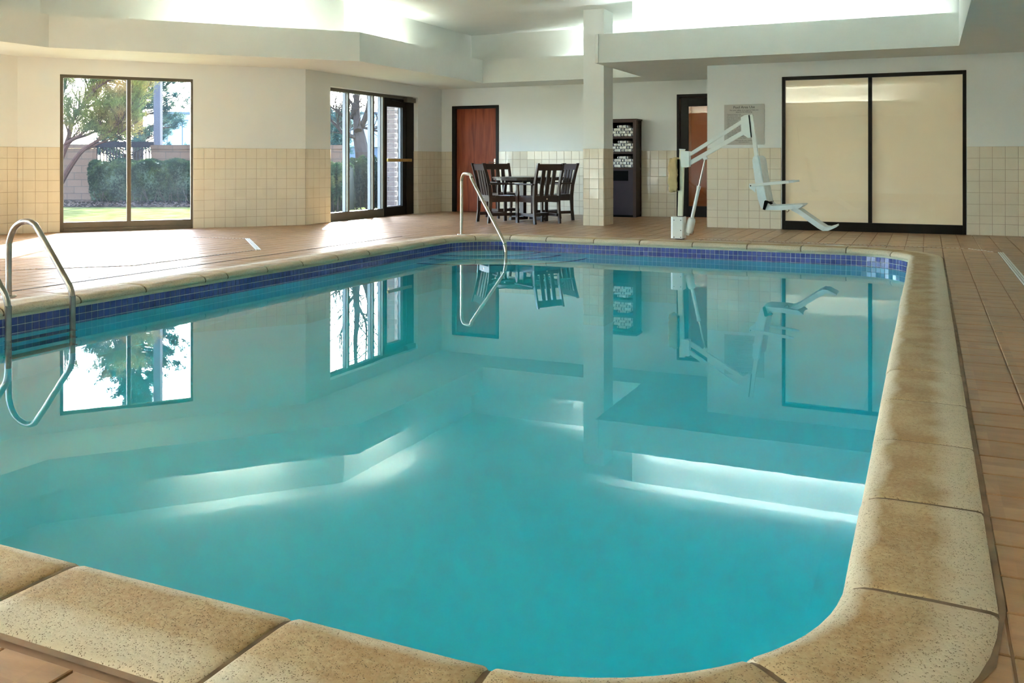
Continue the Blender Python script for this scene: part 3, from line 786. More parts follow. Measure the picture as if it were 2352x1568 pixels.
# unseen windows added to the left wall to bring in more daylight
for k, (a, b) in enumerate(ADDED_WIN):
    wk = thing('window_%d' % (k+4), ['bronze framed garden window at the near end of the left wall', 'bronze framed garden window, second from the near end of the left wall', 'bronze framed garden window, third from the near end of the left wall', 'narrow bronze framed garden window at the far end of the left wall'][k], 'window', (XL, (a+b)/2, 0)); wk['kind'] = 'structure'
    for nm, u0, u1, z0, z1 in (('frame_jamb', a, a+0.045, 0, W1T), ('frame_jamb', b-0.045, b, 0, W1T), ('frame_head', a+0.045, b-0.045, W1T-0.045, W1T), ('bottom_rail', a+0.045, b-0.045, 0, 0.14), ('mullion', (a+b)/2-0.03, (a+b)/2+0.03, 0.14, W1T-0.045)):
        frame_bar(WF_LEFT, wk, nm, u0, u1, z0, z1)
    for u0, u1 in ((a+0.045, (a+b)/2-0.03), ((a+b)/2+0.03, b-0.045)):
        m = MB(); WF_LEFT.box(m, u0-0.005, u1+0.005, -0.047, -0.041, 0.13, W1T-0.04); m.build('pane', 'pane', wk)

# ------------------------------------------------------------------ glazed garden door with sidelights (door wall)
DPL = -0.17
w3 = thing('window_3', 'dark framed sidelights beside the glazed garden door', 'window', (XD+DPL, 13.4, 0)); w3['kind'] = 'structure'
def dbar(parent, name, y0, y1, z0, z1, d0=DPL-0.055, d1=DPL+0.055, mat='bronze_frame', bev=0.002):
    m = MB(); WF_DOOR.box(m, y0, y1, d0, d1, z0, z1, bev); return m.build(name, mat, parent)
dbar(w3, 'frame_jamb', DU0, DU0+0.05, 0, DT)
dbar(w3, 'frame_head', DU0+0.05, DU1, DT-0.055, DT)
dbar(w3, 'sill_rail', DU0+0.05, 14.32, 0.0, 0.145)
for y0, y1 in ((13.205, 13.255), (13.985, 14.035), (14.315, 14.365)):
    mu = dbar(w3, 'mullion', y0, y1, 0.145 if y0 < 14.2 else 0.0, DT-0.055)
    m = MB(); WF_DOOR.box(m, y0-0.012, y0, DPL-0.05, DPL+0.012, 0.145, DT-0.055); m.build('glazing_stop', 'alu_edge', mu)
for y0, y1 in ((DU0+0.05, 13.205), (13.255, 13.985), (14.035, 14.315)):
    m = MB(); WF_DOOR.box(m, y0, y1, DPL-0.004, DPL+0.004, 0.14, DT-0.05); m.build('pane', 'pane', w3)
d1 = thing('door_1', 'glazed garden door in a dark frame with brass push bar', 'door', (XD+DPL, 14.85, 0)); d1['kind'] = 'structure'
dbar(d1, 'stile', 14.372, 14.462, 0.0, DT-0.06, mat='dark_frame')
dbar(d1, 'stile', 15.02, 15.13, 0.0, DT-0.06, mat='dark_frame')
dbar(d1, 'top_rail', 14.462, 15.02, 2.045, DT-0.06, mat='dark_frame')
dbar(d1, 'bottom_rail', 14.462, 15.02, 0.0, 0.165, mat='dark_frame')
dbar(d1, 'door_jamb', 15.135, DU1, 0.0, DT-0.055, d1=DPL+0.075, mat='dark_frame')
m = MB(); WF_DOOR.box(m, 14.455, 15.025, DPL-0.004, DPL+0.004, 0.16, 2.05); m.build('pane', 'pane', d1)
m = MB(); WF_DOOR.box(m, 15.008, 15.02, DPL-0.03, DPL+0.012, 0.165, 2.045); WF_DOOR.box(m, 14.462, 15.008, DPL-0.03, DPL+0.012, 0.165, 0.178); m.build('glazing_stop', 'alu_edge', d1)
pb = MB(); WF_DOOR.box(pb, 14.40, 15.26, DPL+0.085, DPL+0.12, 1.012, 1.068, 0.006); pbo = pb.build('push_bar', 'brass', d1)
for y in (14.43, 15.08):
    m = MB(); WF_DOOR.box(m, y, y+0.035, DPL+0.05, DPL+0.09, 1.02, 1.06); m.build('bar_bracket', 'dark_frame', pbo)
cl = MB(); WF_DOOR.box(cl, 15.02, 15.34, DPL+0.075, DPL+0.16, 2.15, 2.235, 0.008); clo = cl.build('door_closer', 'bronze_frame', d1)
MB().obox(WF_DOOR.at(15.03, DPL+0.11, 2.13), WF_DOOR.at(14.55, DPL+0.09, 2.17), 0.02, 0.012).build('closer_arm', 'dark_frame', clo)

# ------------------------------------------------------------------ window 2 (blind-covered window in the right wall)
w2 = thing('window_2', 'wide two-pane dark framed window covered by beige blinds', 'window', (-0.74, YR, 0)); w2['kind'] = 'structure'
X0, X1, T2 = -1.975, 0.488, 2.272
for nm, a, b, z0, z1 in (('frame_jamb', X0, X0+0.045, 0, T2), ('frame_jamb', X1-0.045, X1, 0, T2), ('frame_head', X0+0.045, X1-0.045, T2-0.052, T2), ('bottom_rail', X0+0.045, X1-0.045, 0.0, 0.128), ('mullion', -0.776, -0.724, 0.128, T2-0.052)):
    frame_bar(WF_RIGHT, w2, nm, a, b, z0, z1, d0=-0.10, d1=0.006, mat='dark_frame')
for a, b in ((X0+0.045, -0.776), (-0.724, X1-0.045)):
    m = MB(); WF_RIGHT.box(m, a-0.004, b+0.004, -0.034, -0.028, 0.12, T2-0.045); m.build('pane', 'pane_clear', w2)
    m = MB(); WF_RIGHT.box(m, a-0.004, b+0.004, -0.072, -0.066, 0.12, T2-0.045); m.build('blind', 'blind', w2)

# ------------------------------------------------------------------ cherry door and corridor door in the back wall
d2 = thing('door_2', 'plain reddish cherry wood door in dark frame', 'door', (-8.24, YB, 0)); d2['kind'] = 'structure'
frame_bar(WF_BACK, d2, 'frame_jamb', -8.785, -8.70, 0, 2.137, d0=-0.10, d1=0.015, mat='dark_frame')
frame_bar(WF_BACK, d2, 'frame_jamb', -7.80, -7.738, 0, 2.137, d0=-0.10, d1=0.015, mat='dark_frame')
frame_bar(WF_BACK, d2, 'frame_head', -8.70, -7.80, 2.08, 2.137, d0=-0.10, d1=0.015, mat='dark_frame')
frame_bar(WF_BACK, d2, 'door_leaf', -8.698, -7.802, 0.008, 2.078, d0=-0.085, d1=-0.035, mat='cherry_wood')
kn = frame_bar(WF_BACK, d2, 'lock_plate', -7.86, -7.83, 0.93, 1.07, d0=-0.036, d1=-0.03, mat='steel')
MB().tube([WF_BACK.at(-7.845, -0.03, 1.0), WF_BACK.at(-7.845, 0.012, 1.0), WF_BACK.at(-7.95, 0.014, 1.0)], 0.009, 8).build('handle', 'steel', kn, smooth=True)
d3 = thing('door_3', 'dark framed glass door lit warm from behind', 'door', (-3.63, YB, 0)); d3['kind'] = 'structure'
frame_bar(WF_BACK, d3, 'frame_jamb', -4.152, -4.10, 0, 2.233, d0=-0.12, d1=0.015, mat='dark_frame')
frame_bar(WF_BACK, d3, 'frame_jamb', -3.15, -3.10, 0, 2.233, d0=-0.12, d1=0.0, mat='dark_frame')
frame_bar(WF_BACK, d3, 'frame_head', -4.10, -3.15, 2.178, 2.233, d0=-0.12, d1=0.015, mat='dark_frame')
frame_bar(WF_BACK, d3, 'stile', -4.095, -3.947, 0.01, 2.174, d0=-0.07, d1=-0.025, mat='dark_frame')
frame_bar(WF_BACK, d3, 'stile', -3.30, -3.155, 0.01, 2.174, d0=-0.07, d1=-0.025, mat='dark_frame')
frame_bar(WF_BACK, d3, 'top_rail', -3.947, -3.30, 2.014, 2.174, d0=-0.07, d1=-0.025, mat='dark_frame')
frame_bar(WF_BACK, d3, 'bottom_rail', -3.947, -3.30, 0.01, 0.208, d0=-0.07, d1=-0.025, mat='dark_frame')
frame_bar(WF_BACK, d3, 'pane', -3.952, -3.295, 0.2, 2.02, d0=-0.05, d1=-0.044, mat='pane_smoke', bev=0)
MB().box(-8.9, -7.6, YB+WT, YB+WT+0.05, -0.1, 2.4).build('wall_closet', 'black', kind='structure')  # unseen black board added behind the cherry door to stop light leaking in
# corridor behind it
m = MB().box(-4.9, -4.8, YB+WT, 20.2, -0.05, 2.6).box(-2.6, -2.5, YB+WT, 20.2, -0.05, 2.6).box(-4.9, -2.5, 20.2, 20.3, -0.05, 2.6)
m.build('wall_corridor', 'corridor_paint', kind='structure')
MB().box(-4.9, -2.5, YB, 20.3, -0.06, 0.0).build('floor_corridor', 'corridor_floor', kind='structure')
MB().box(-4.9, -2.5, YB+WT, 20.3, 2.6, 2.7).build('ceiling_corridor', 'corridor_paint', kind='structure')
cd = thing('door_4', 'corridor door seen dimly through the dark framed glass door', 'door', (-3.9, 20.2, 0)); cd['kind'] = 'structure'
MB().box(-4.35, -3.5, 20.15, 20.2, 0, 2.1).build('door_leaf', 'cherry_wood', cd)
MB().box(-4.42, -4.35, 20.13, 20.2, 0, 2.17).box(-3.5, -3.43, 20.13, 20.2, 0, 2.17).box(-4.35, -3.5, 20.13, 20.2, 2.1, 2.17).build('frame', 'dark_frame', cd)
lp = thing('ceiling_lamp', 'warm round ceiling lamp in the corridor behind the glass door', 'lamp', (-4.0, 18.6, 2.5))
MB().lathe([(0.02, 0.10), (0.17, 0.10), (0.18, 0.07), (0.02, 0.065)], (-4.0, 18.6, 2.5)).build('lamp_base', 'brass', lp)
MB().lathe([(0.15, 0.07), (0.16, 0.04), (0.12, 0.0), (0.05, -0.02), (0.005, -0.022)], (-4.0, 18.6, 2.5)).build('lamp_shade', 'warm_lamp', lp, smooth=True)

# ------------------------------------------------------------------ pool rules sign
sg = thing('rules_sign', 'grey pool rules sign on the wall behind the pool lift', 'sign', (-2.53, YR, 1.57))
sp = MB().box(-2.827, -2.231, YR-0.012, YR-0.001, 1.266, 1.877, 0.002).build('sign_plate', 'sign_plate', sg)
def text(body, size, x, z, align, name, bold=0.0):
    cu = bpy.data.curves.new(name, 'FONT'); cu.body = body; cu.size = size; cu.align_x = align; cu.resolution_u = 2; cu.offset = bold; cu.space_line = 1.02
    t = bpy.data.objects.new(name, cu); COL.objects.link(t)
    bpy.context.view_layer.update()
    me = bpy.data.meshes.new_from_object(t.evaluated_get(bpy.context.evaluated_depsgraph_get()))
    bpy.data.objects.remove(t); bpy.data.curves.remove(cu)
    me.name = name
    for v in me.vertices: v.co = Vector((x+v.co.x, YR-0.0135-v.co.z, z+v.co.y))
    me.materials.clear(); me.materials.append(MATS['sign_ink'])
    o = bpy.data.objects.new(name, me); COL.objects.link(o); attach(o, sg); return o
text('Pool Area Use', 0.054, -2.529, 1.817, 'CENTER', 'heading', 0.0006)
text('For your safety, it is required that you\nobserve the following:', 0.0275, -2.529, 1.782, 'CENTER', 'intro_text', 0.0003)
RULES = ['Registered guests only', 'All children under 14 must be with an adult', 'Running and horseplay prohibited', 'Appropriate swimwear required', 'Diving prohibited',
         'Shirts and shoes outside pool area', 'Glass and food not allowed in pool area', 'Please swim within pool side', '  Note depth markings', 'Report any unsafe condition to the', '  management immediately',
         'Individuals with colds or sores excluded', '  while swimming', 'Always shower', 'Do so before entering pool', '  Children who are not toilet trained must wear', '  plastic rubber pants over them.']
for i, ln in enumerate(RULES):
    cont = ln.startswith('  ')
    text(('' if cont else '\u2022 ')+ln.strip(), 0.0225, -2.795+(0.016 if cont else 0), 1.7215-i*0.0226, 'LEFT', 'rule_text')
text('Thank you for your attention\nand cooperation.', 0.0235, -2.529, 1.7215-17.6*0.0226, 'CENTER', 'thanks_text')

# ------------------------------------------------------------------ pool ladder
lad = thing('pool_ladder', 'stainless steel pool ladder over the left pool edge', 'ladder', (-6.2, 4.4, 0))
LP = [(-6.215, 0.0), (-6.215, 0.36), (-6.205, 0.435), (-6.165, 0.515), (-6.10, 0.562), (-6.03, 0.577), (-5.96, 0.56), (-5.905, 0.51), (-5.86, 0.44), (-5.615, 0.15), (-5.575, 0.085), (-5.56, 0.02), (-5.56, -0.18), (-5.56, -1.05)]
LP = [(-6.22, 0.0), (-6.22, 0.34), (-6.21, 0.42), (-6.165, 0.505), (-6.095, 0.552), (-6.02, 0.566), (-5.95, 0.548), (-5.895, 0.495), (-5.63, 0.175), (-5.575, 0.105), (-5.555, 0.03), (-5.553, -0.05), (-5.553, -1.05)]
def spline(pts, n=5):
    P = [Vector(p) for p in pts]; out = []
    for i in range(len(P)-1):
        p0, p1, p2, p3 = P[max(i-1, 0)], P[i], P[i+1], P[min(i+2, len(P)-1)]
        for k in range(n):
            t = k/n; out.append(0.5*((2*p1)+(-p0+p2)*t+(2*p0-5*p1+4*p2-p3)*t*t+(-p0+3*p1-3*p2+p3)*t**3))
    out.append(P[-1]); return out
for y in (4.62, 4.12):
    r = MB().tube([(x, y, z) for x, z in [tuple(p) for p in spline([(a, b, 0) for a, b in LP]) for p in [(p.x, p.y)]]], 0.0215, 14).build('rail', 'steel_dark', lad, smooth=True)
    MB().lathe([(0.024, 0.012), (0.05, 0.010), (0.055, 0.004), (0.055, 0.0), (0.02, 0.0)], (-6.22, y, 0.001), 20).build('escutcheon', 'steel', r, smooth=True)
for z in (-0.245, -0.50, -0.75):
    MB().box(-5.60, -5.50, 4.12, 4.62, z-0.025, z, 0.005).build('tread', 'steel_dark', lad)

# ------------------------------------------------------------------ stair handrail
hr = thing('stair_handrail', 'stainless steel handrail at the pool corner steps', 'handrail', (-5.83, 11.13, 0))
hd = Vector((0.765, -0.643, 0)); hb = Vector((-5.84, 11.14, 0))
HP = [(0.0, 0.0), (0.0, 0.67), (0.012, 0.755), (0.06, 0.825), (0.14, 0.848), (0.235, 0.838), (0.30, 0.79), (0.345, 0.74), (1.30, 0.085), (1.385, 0.02), (1.435, -0.055), (1.45, -0.13), (1.452, -0.62)]
HP = [(0.0, 0.0), (0.0, 0.66), (0.01, 0.765), (0.055, 0.825), (0.125, 0.845), (0.29, 0.835), (0.355, 0.80), (0.41, 0.735), (1.325, 0.06), (1.40, -0.015), (1.43, -0.09), (1.435, -0.17), (1.437, -0.66)]
hp = [hb+hd*p.x+Vector((0,0,p.y)) for p in spline([(a, b, 0) for a, b in HP], 5)]
hro = MB().tube(hp, 0.0215, 14).build('rail', 'steel', hr, smooth=True)
MB().lathe([(0.024, 0.016), (0.055, 0.013), (0.062, 0.004), (0.062, 0.0), (0.02, 0.0)], (hb.x, hb.y, 0.001), 20).build('escutcheon', 'steel', hro, smooth=True)

# ------------------------------------------------------------------ pool lift
LY = 11.72; SX = LY/11.85
def lx(x): return x*SX
def lz(z): return 1-(1-z)*SX
def L(x, z, y=0.0): return Vector((lx(x), LY+y, lz(z)))
lift = thing('pool_lift', 'white accessible pool lift with sling seat and tan battery cover', 'pool lift', (lx(-2.96), LY, 0))
m = MB().box(lx(-3.075), lx(-2.905), LY-0.085, LY+0.085, 0.004, lz(0.285)); m = MB()
x0, x1 = lx(-3.075), lx(-2.905)
m.prism([(x0+0.03, LY-0.09), (x1-0.01, LY-0.09), (x1, LY-0.06), (x1, LY+0.08), (x0, LY+0.08), (x0, LY-0.05)], 0.012, lz(0.285))
bc = m.build('base_cover', 'lift_white', lift)
MB().lathe([(0.06, 0.0), (0.06, 0.012), (0.02, 0.012)], (lx(-2.97), LY, 0.0), 16).build('anchor_plate', 'black', lift)
for px_, pz in ((x0+0.05, 0.03), (x1-0.03, 0.03), (x0+0.05, 0.25), (x1-0.03, 0.25), (x1-0.03, 0.12)):
    MB().tube([(px_, LY-0.089, pz), (px_, LY-0.094, pz)], 0.006, 8).build('screw', 'black', bc)
mast = MB().obox(L(-2.963, 0.27), L(-2.938, 1.165), 0.062, 0.062, up=(0,1,0), bev=0.006).build('mast', 'lift_mast', lift)
MB().obox(L(-2.938, 1.16), L(-2.937, 1.176), 0.068, 0.068, up=(0,1,0)).build('mast_cap', 'lift_white', mast)
MB().lathe([(0.045, 0.0), (0.045, 0.012), (0.02, 0.012)], (lx(-2.963), LY, lz(0.28)), 16).build('mast_collar', 'black', mast)
m = MB().xprism([(lx(a), lz(b)) for a, b in ((-2.945, 1.15), (-2.835, 1.145), (-2.835, 0.945), (-2.85, 0.935), (-2.93, 0.935), (-2.945, 0.95))], LY-0.055, LY+0.055)
br = m.build('swivel_bracket', 'lift_white', lift)
MB().tube([L(-2.895, 0.925, -0.0), L(-2.895, 0.94, 0.0)], 0.016, 10).build('swivel_bolt', 'steel', br)
MB().obox(L(-2.86, 1.085), L(-2.10, 1.557), 0.05, 0.046, bev=0.005).build('upper_arm', 'lift_white', lift)
MB().obox(L(-2.86, 0.975), L(-2.12, 1.395), 0.05, 0.056, bev=0.005).build('lower_arm', 'lift_white', lift)
m = MB().xprism([(lx(a), lz(b)) for a, b in ((-2.172, 1.575), (-2.125, 1.60), (-2.075, 1.61), (-2.045, 1.315), (-2.085, 1.312), (-2.165, 1.37))], LY-0.035, LY+0.035)
m.build('arm_knuckle', 'lift_white', lift)
MB().obox(L(-2.052, 1.612), L(-1.965, 0.98), 0.05, 0.05, up=(0,1,0), bev=0.005).build('hanger', 'lift_white', lift)
MB().obox(L(-2.070, 1.60), L(-2.040, 1.318), 0.072, 0.012, up=(1,0,0)).build('hanger_gasket', 'black', lift)
# actuator
ac = MB().tube([L(-2.83, 0.16), L(-2.805, 0.28), L(-2.80, 0.30)], [0.045, 0.042, 0.028], 16)
ac = MB().tube([L(-2.853, 0.075), L(-2.846, 0.10), L(-2.815, 0.235), L(-2.808, 0.265), L(-2.806, 0.275)], [0.040, 0.052, 0.052, 0.042, 0.024], 18).build('actuator_motor', 'lift_white', lift, smooth=True)
MB().tube([L(-2.806, 0.27), L(-2.722, 0.66)], 0.022, 14).build('actuator_tube', 'lift_white', lift, smooth=True)
MB().tube([L(-2.724, 0.65), L(-2.716, 0.69)], 0.026, 14).build('actuator_collar', 'lift_white', lift, smooth=True)
MB().tube([L(-2.717, 0.68), L(-2.635, 1.045)], 0.013, 12).build('actuator_rod', 'steel', lift, smooth=True)
MB().obox(L(-2.645, 1.075), L(-2.625, 1.035), 0.05, 0.05, up=(0,1,0)).build('rod_clevis', 'lift_white', lift)
MB().obox(L(-2.92, 0.075), L(-2.845, 0.065), 0.05, 0.05).build('motor_mount', 'lift_white', lift)
MB().tube([L(-2.845, 0.075, 0.02), L(-2.82, 0.05, 0.02), L(-2.80, 0.06, 0.02), L(-2.79, 0.10, 0.02)], 0.004, 6).build('cable', 'steel_dark', lift)
# battery in a canvas cover, puckered
def canvas_cover():
    bm = bmesh.new(); bmesh.ops.create_cube(bm, size=1.0)
    bmesh.ops.subdivide_edges(bm, edges=bm.edges[:], cuts=7, use_grid_fill=True)
    rnd = random.Random(3)
    a, b, z0, z1 = lx(-3.10), lx(-2.985), lz(0.615), lz(1.055)
    for v in bm.verts:
        x, y, z = v.co
        ex = 1-0.22*max(0, abs(z)*2-0.72)/0.28
        puck = 0.012*math.sin(z*34+y*9)*(0.4+0.6*abs(math.sin(z*7+1)))+rnd.uniform(-1, 1)*0.003
        v.co = Vector(((a+b)/2+x*(b-a)*ex+puck*(1 if abs(x) > 0.4 else 0.3), LY+y*0.19*ex+puck, (z0+z1)/2+z*(z1-z0)+0.012*math.sin(x*6)))
    me = bpy.data.meshes.new('battery_cover'); bm.to_mesh(me); bm.free(); me.materials.append(MATS['canvas'])
    me.polygons.foreach_set('use_smooth', [True]*len(me.polygons))
    o = bpy.data.objects.new('battery_cover', me); COL.objects.link(o); attach(o, lift); return o
bco = canvas_cover()
MB().box(lx(-2.985), lx(-2.965), LY-0.07, LY+0.07, lz(0.63), lz(1.04)).build('battery_back', 'black', bco)
MB().lathe([(0.012, 0), (0.015, 0.01), (0.01, 0.022)], (lx(-3.095), LY-0.02, lz(0.645)), 10).build('emergency_button', 'red', bco)
# seat shell: side profile swept across the seat width, with raised bolsters
SW = 0.235
def shell(prof_front, prof_back, name, wmul=1.0, dish=0.02):
    """profile lists run in parallel; the seat is a curved sheet between them"""
    n = len(prof_front); K = 8; vs = []
    for j in range(K+1):
        t = -1+2*j/K; y = LY+t*SW*wmul; k = dish*(1-t*t)
        for (a, b), (c, d) in zip(prof_front, prof_back):
            dx, dz = a-c, b-d; q = math.hypot(dx, dz) or 1
            vs.append((lx(a)-k*dx/q, y, lz(b)-k*dz/q))
        for c, d in prof_back: vs.append((lx(c), y, lz(d)))
    fs = []; m2 = 2*n
    for j in range(K):
        o = j*m2; p = (j+1)*m2
        for i in range(n-1):
            fs.append((o+i, o+i+1, p+i+1, p+i)); fs.append((o+n+i, p+n+i, p+n+i+1, o+n+i+1))
        fs.append((o, p, p+n, o+n)); fs.append((o+n-1, o+2*n-1, p+2*n-1, p+n-1))
    for o in (0, K*m2):
        for i in range(n-1): fs.append((o+i, o+n+i, o+n+i+1, o+i+1) if o == 0 else (o+i, o+i+1, o+n+i+1, o+n+i))
    return MB().add(vs, fs).build(name, 'lift_plastic', lift, smooth=True)
bf = [(-1.935, 1.085), (-1.905, 1.06), (-1.893, 1.02), (-1.875, 0.88), (-1.845, 0.70), (-1.815, 0.54), (-1.80, 0.485)]
bb = [(-1.965, 1.085), (-1.985, 1.06), (-1.992, 1.02), (-1.975, 0.88), (-1.95, 0.70), (-1.925, 0.54), (-1.90, 0.47)]
shell(bf, bb, 'seat_back')
sf = [(-1.80, 0.49), (-1.77, 0.463), (-1.70, 0.463), (-1.55, 0.475), (-1.43, 0.482), (-1.39, 0.485), (-1.378, 0.478)]
sb = [(-1.905, 0.475), (-1.885, 0.43), (-1.83, 0.408), (-1.62, 0.410), (-1.50, 0.425), (-1.44, 0.432), (-1.405, 0.455)]
shell(sf, sb, 'seat_pan')
shell([(-1.47, 0.432), (-1.42, 0.41), (-1.30, 0.325), (-1.20, 0.255), (-1.135, 0.215)], [(-1.545, 0.412), (-1.46, 0.37), (-1.34, 0.28), (-1.22, 0.195), (-1.165, 0.165)], 'leg_rest', 0.72, 0.006)
shell([(-1.135, 0.213), (-1.09, 0.208), (-1.045, 0.222), (-1.005, 0.236)], [(-1.165, 0.163), (-1.10, 0.166), (-1.04, 0.195), (-1.003, 0.215)], 'foot_rest', 0.72, 0.004)
MB().obox(L(-1.935, 1.06, -SW-0.005), L(-1.83, 0.52, -SW-0.005), 0.022, 0.03, up=(1,0,0)).build('back_rib', 'lift_plastic', lift)
for s in (-1, 1):
    y = s*(SW+0.03)
    a = MB().obox(L(-2.012, 0.712, y), L(-1.545, 0.76, y), 0.03, 0.036, bev=0.005).build('armrest', 'lift_white', lift)
    MB().obox(L(-1.55, 0.758, y), L(-1.488, 0.766, y), 0.024, 0.024, bev=0.003).build('armrest_tip', 'lift_plastic', a)
    m = MB().xprism([(lx(p), lz(q)) for p, q in ((-2.03, 0.735), (-1.98, 0.735), (-1.95, 0.69), (-1.955, 0.62), (-1.985, 0.65), (-2.015, 0.665), (-2.03, 0.69))], LY+y-0.01-s*0.03, LY+y+0.01-s*0.03)
    m.build('armrest_bracket', 'lift_plastic', a)
    MB().tube([L(-2.005, 0.708, y-0.02*1), L(-2.005, 0.708, y+0.02)], 0.008, 8).build('pivot_bolt', 'black', a)
MB().obox(L(-1.995, 0.985, 0), L(-2.01, 0.92, 0), 0.10, 0.03, up=(1,0,0), bev=0.01).build('back_pad_clip', 'lift_plastic', lift)
bk = MB().xprism([(lx(a), lz(b)) for a, b in ((-1.862, 0.415), (-1.835, 0.407), (-1.80, 0.50), (-1.765, 0.478), (-1.745, 0.49), (-1.75, 0.503), (-1.795, 0.515), (-1.825, 0.53), (-1.842, 0.52))], LY-SW-0.022, LY-SW+0.03)
bk.build('belt_buckle', 'black', lift)
MB().obox(L(-1.82, 0.50, -SW), L(-1.82, 0.50, SW), 0.035, 0.006, up=(0,0,1)).build('belt_webbing', 'black', lift)
MB().tube([L(-1.62, 0.41, -0.12), L(-1.585, 0.385, -0.12), L(-1.565, 0.40, -0.12), L(-1.57, 0.42, -0.12)], 0.006, 6).build('hinge_hook', 'steel', lift)

# ------------------------------------------------------------------ dining chairs and table
def make_chair(label):
    t = thing('dining_chair', label, 'chair', world=False, group='dark slatted armchairs round the table')
    M_ = 'chair_plastic'; w = 0.245
    for s in (-1, 1):
        # back leg and post in one curved board
        prof = [(-0.275, 0.0), (-0.255, 0.20), (-0.245, 0.42), (-0.265, 0.60), (-0.315, 0.80), (-0.372, 0.985)]
        n = len(prof); wd = [0.048, 0.048, 0.062, 0.055, 0.050, 0.044]
        poly = [(y+d/2, z) for (y, z), d in zip(prof, wd)]+[(y-d/2, z) for (y, z), d in reversed(list(zip(prof, wd)))]
        MB().yprism(poly, s*w-0.016, s*w+0.016).build('back_post', M_, t)
        fl_ = [(0.235, 0.0), (0.235, 0.43), (0.225, 0.50), (0.235, 0.60), (0.245, 0.63)]
        wd = [0.05, 0.052, 0.05, 0.046, 0.055]
        poly = [(y+d/2, z) for (y, z), d in zip(fl_, wd)]+[(y-d/2, z) for (y, z), d in reversed(list(zip(fl_, wd)))]
        MB().yprism(poly, s*(w+0.0)-0.016, s*(w+0.0)+0.016).build('front_leg', M_, t)
        MB().box(s*(w+0.014)-0.035, s*(w+0.014)+0.035, -0.27, 0.29, 0.63, 0.652, 0.006).build('armrest', M_, t)
        MB().box(s*(w-0.03)-0.014, s*(w-0.03)+0.014, -0.235, 0.22, 0.345, 0.425).build('seat_rail', M_, t)
        MB().box(s*(w-0.03)-0.012, s*(w-0.03)+0.012, -0.25, 0.225, 0.115, 0.165).build('side_stretcher', M_, t)
    MB().box(-w+0.014, w-0.014, 0.215, 0.24, 0.345, 0.43).build('front_apron', M_, t)
    MB().box(-w+0.014, w-0.014, -0.262, -0.236, 0.355, 0.455).build('back_apron', M_, t)
    MB().box(-w+0.03, w-0.03, -0.02, 0.005, 0.115, 0.165).build('cross_stretcher', M_, t)
    for i in range(6):
        y = -0.225+i*0.083; z = 0.428-0.006*math.sin(i/5*PI)
        MB().box(-w+0.018, w-0.018, y, y+0.074, z, z+0.022, 0.004).build('seat_slat', M_, t)
    MB().obox((-w+0.014, -0.342, 0.92), (w-0.014, -0.342, 0.92), 0.024, 0.105, up=(0,-0.3,1)).build('top_rail', M_, t)
    for x in (-0.105, 0, 0.105):
        MB().obox((x, -0.242, 0.45), (x, -0.326, 0.88), 0.068, 0.018, up=(0,1,0)).build('back_slat', M_, t)
    MB().lathe([(0.012, 0.0), (0.012, 0.003), (0.002, 0.003)], (0, 0, 0), 12)
    b = MB().tube([(0, -0.2615, 0.405), (0, -0.2645, 0.405)], 0.014, 12).build('maker_badge', 'steel', t)
    return t
def place(t, x, y, fx, fy):
    t.location = (x, y, 0); t.rotation_euler = (0, 0, math.atan2(-fx, fy))
ch0 = make_chair('dark slatted armchair on the left side of the table nearest the handrail')
place(ch0, -6.54, 13.80, 0.66, 0.75)
for lab, x, y, fx, fy in (('dark slatted armchair with its back to the pool, right of the handrail', -5.84, 13.84, -0.84, 0.54),
                          ('dark slatted armchair beside the tiled column, facing left', -5.93, 14.70, -0.66, -0.75),
                          ('dark slatted armchair on the far side of the table before the cherry door', -6.95, 14.95, 0.75, -0.62)):
    c = copy_tree(ch0); c['label'] = lab; place(c, x, y, fx, fy)
tb = thing('dining_table', 'round dark slatted table between the four armchairs', 'table', (-6.27, 14.45, 0), rz=math.radians(20), world=False)
R_T = 0.63; zt = 0.748
for i in range(9):
    x0 = -R_T+i*2*R_T/9+0.003; x1 = -R_T+(i+1)*2*R_T/9-0.003
    pts = []
    xs = [x0+(x1-x0)*k/6 for k in range(7)]
    hh = lambda x: math.sqrt(max(R_T**2-x*x, 0.0001))
    poly = [(x, -hh(x)) for x in xs]+[(x, hh(x)) for x in reversed(xs)]
    MB().prism(poly, zt-0.022, zt).build('table_slat', 'chair_plastic', tb)
ap = MB(); 
for k in range(24):
    a, b = 2*PI*k/24, 2*PI*(k+1)/24
    ap.obox((0.60*math.cos(a), 0.60*math.sin(a), zt-0.036), (0.60*math.cos(b), 0.60*math.sin(b), zt-0.036), 0.025, 0.034)
ap.build('apron', 'chair_plastic', tb)
for k in range(4):
    a = PI/2*k+PI/4; c, s = math.cos(a), math.sin(a)
    MB().obox((0.14*c, 0.14*s, 0.06), (0.14*c, 0.14*s, zt-0.03), 0.05, 0.10, up=(-s, c, 0)).build('leg', 'chair_plastic', tb)
    MB().obox((0.05*c, 0.05*s, 0.045), (0.42*c, 0.42*s, 0.045), 0.06, 0.05).build('foot', 'chair_plastic', tb)
    MB().obox((0.0, 0.0, zt-0.06), (0.54*c, 0.54*s, zt-0.06), 0.04, 0.06).build('top_brace', 'chair_plastic', tb)

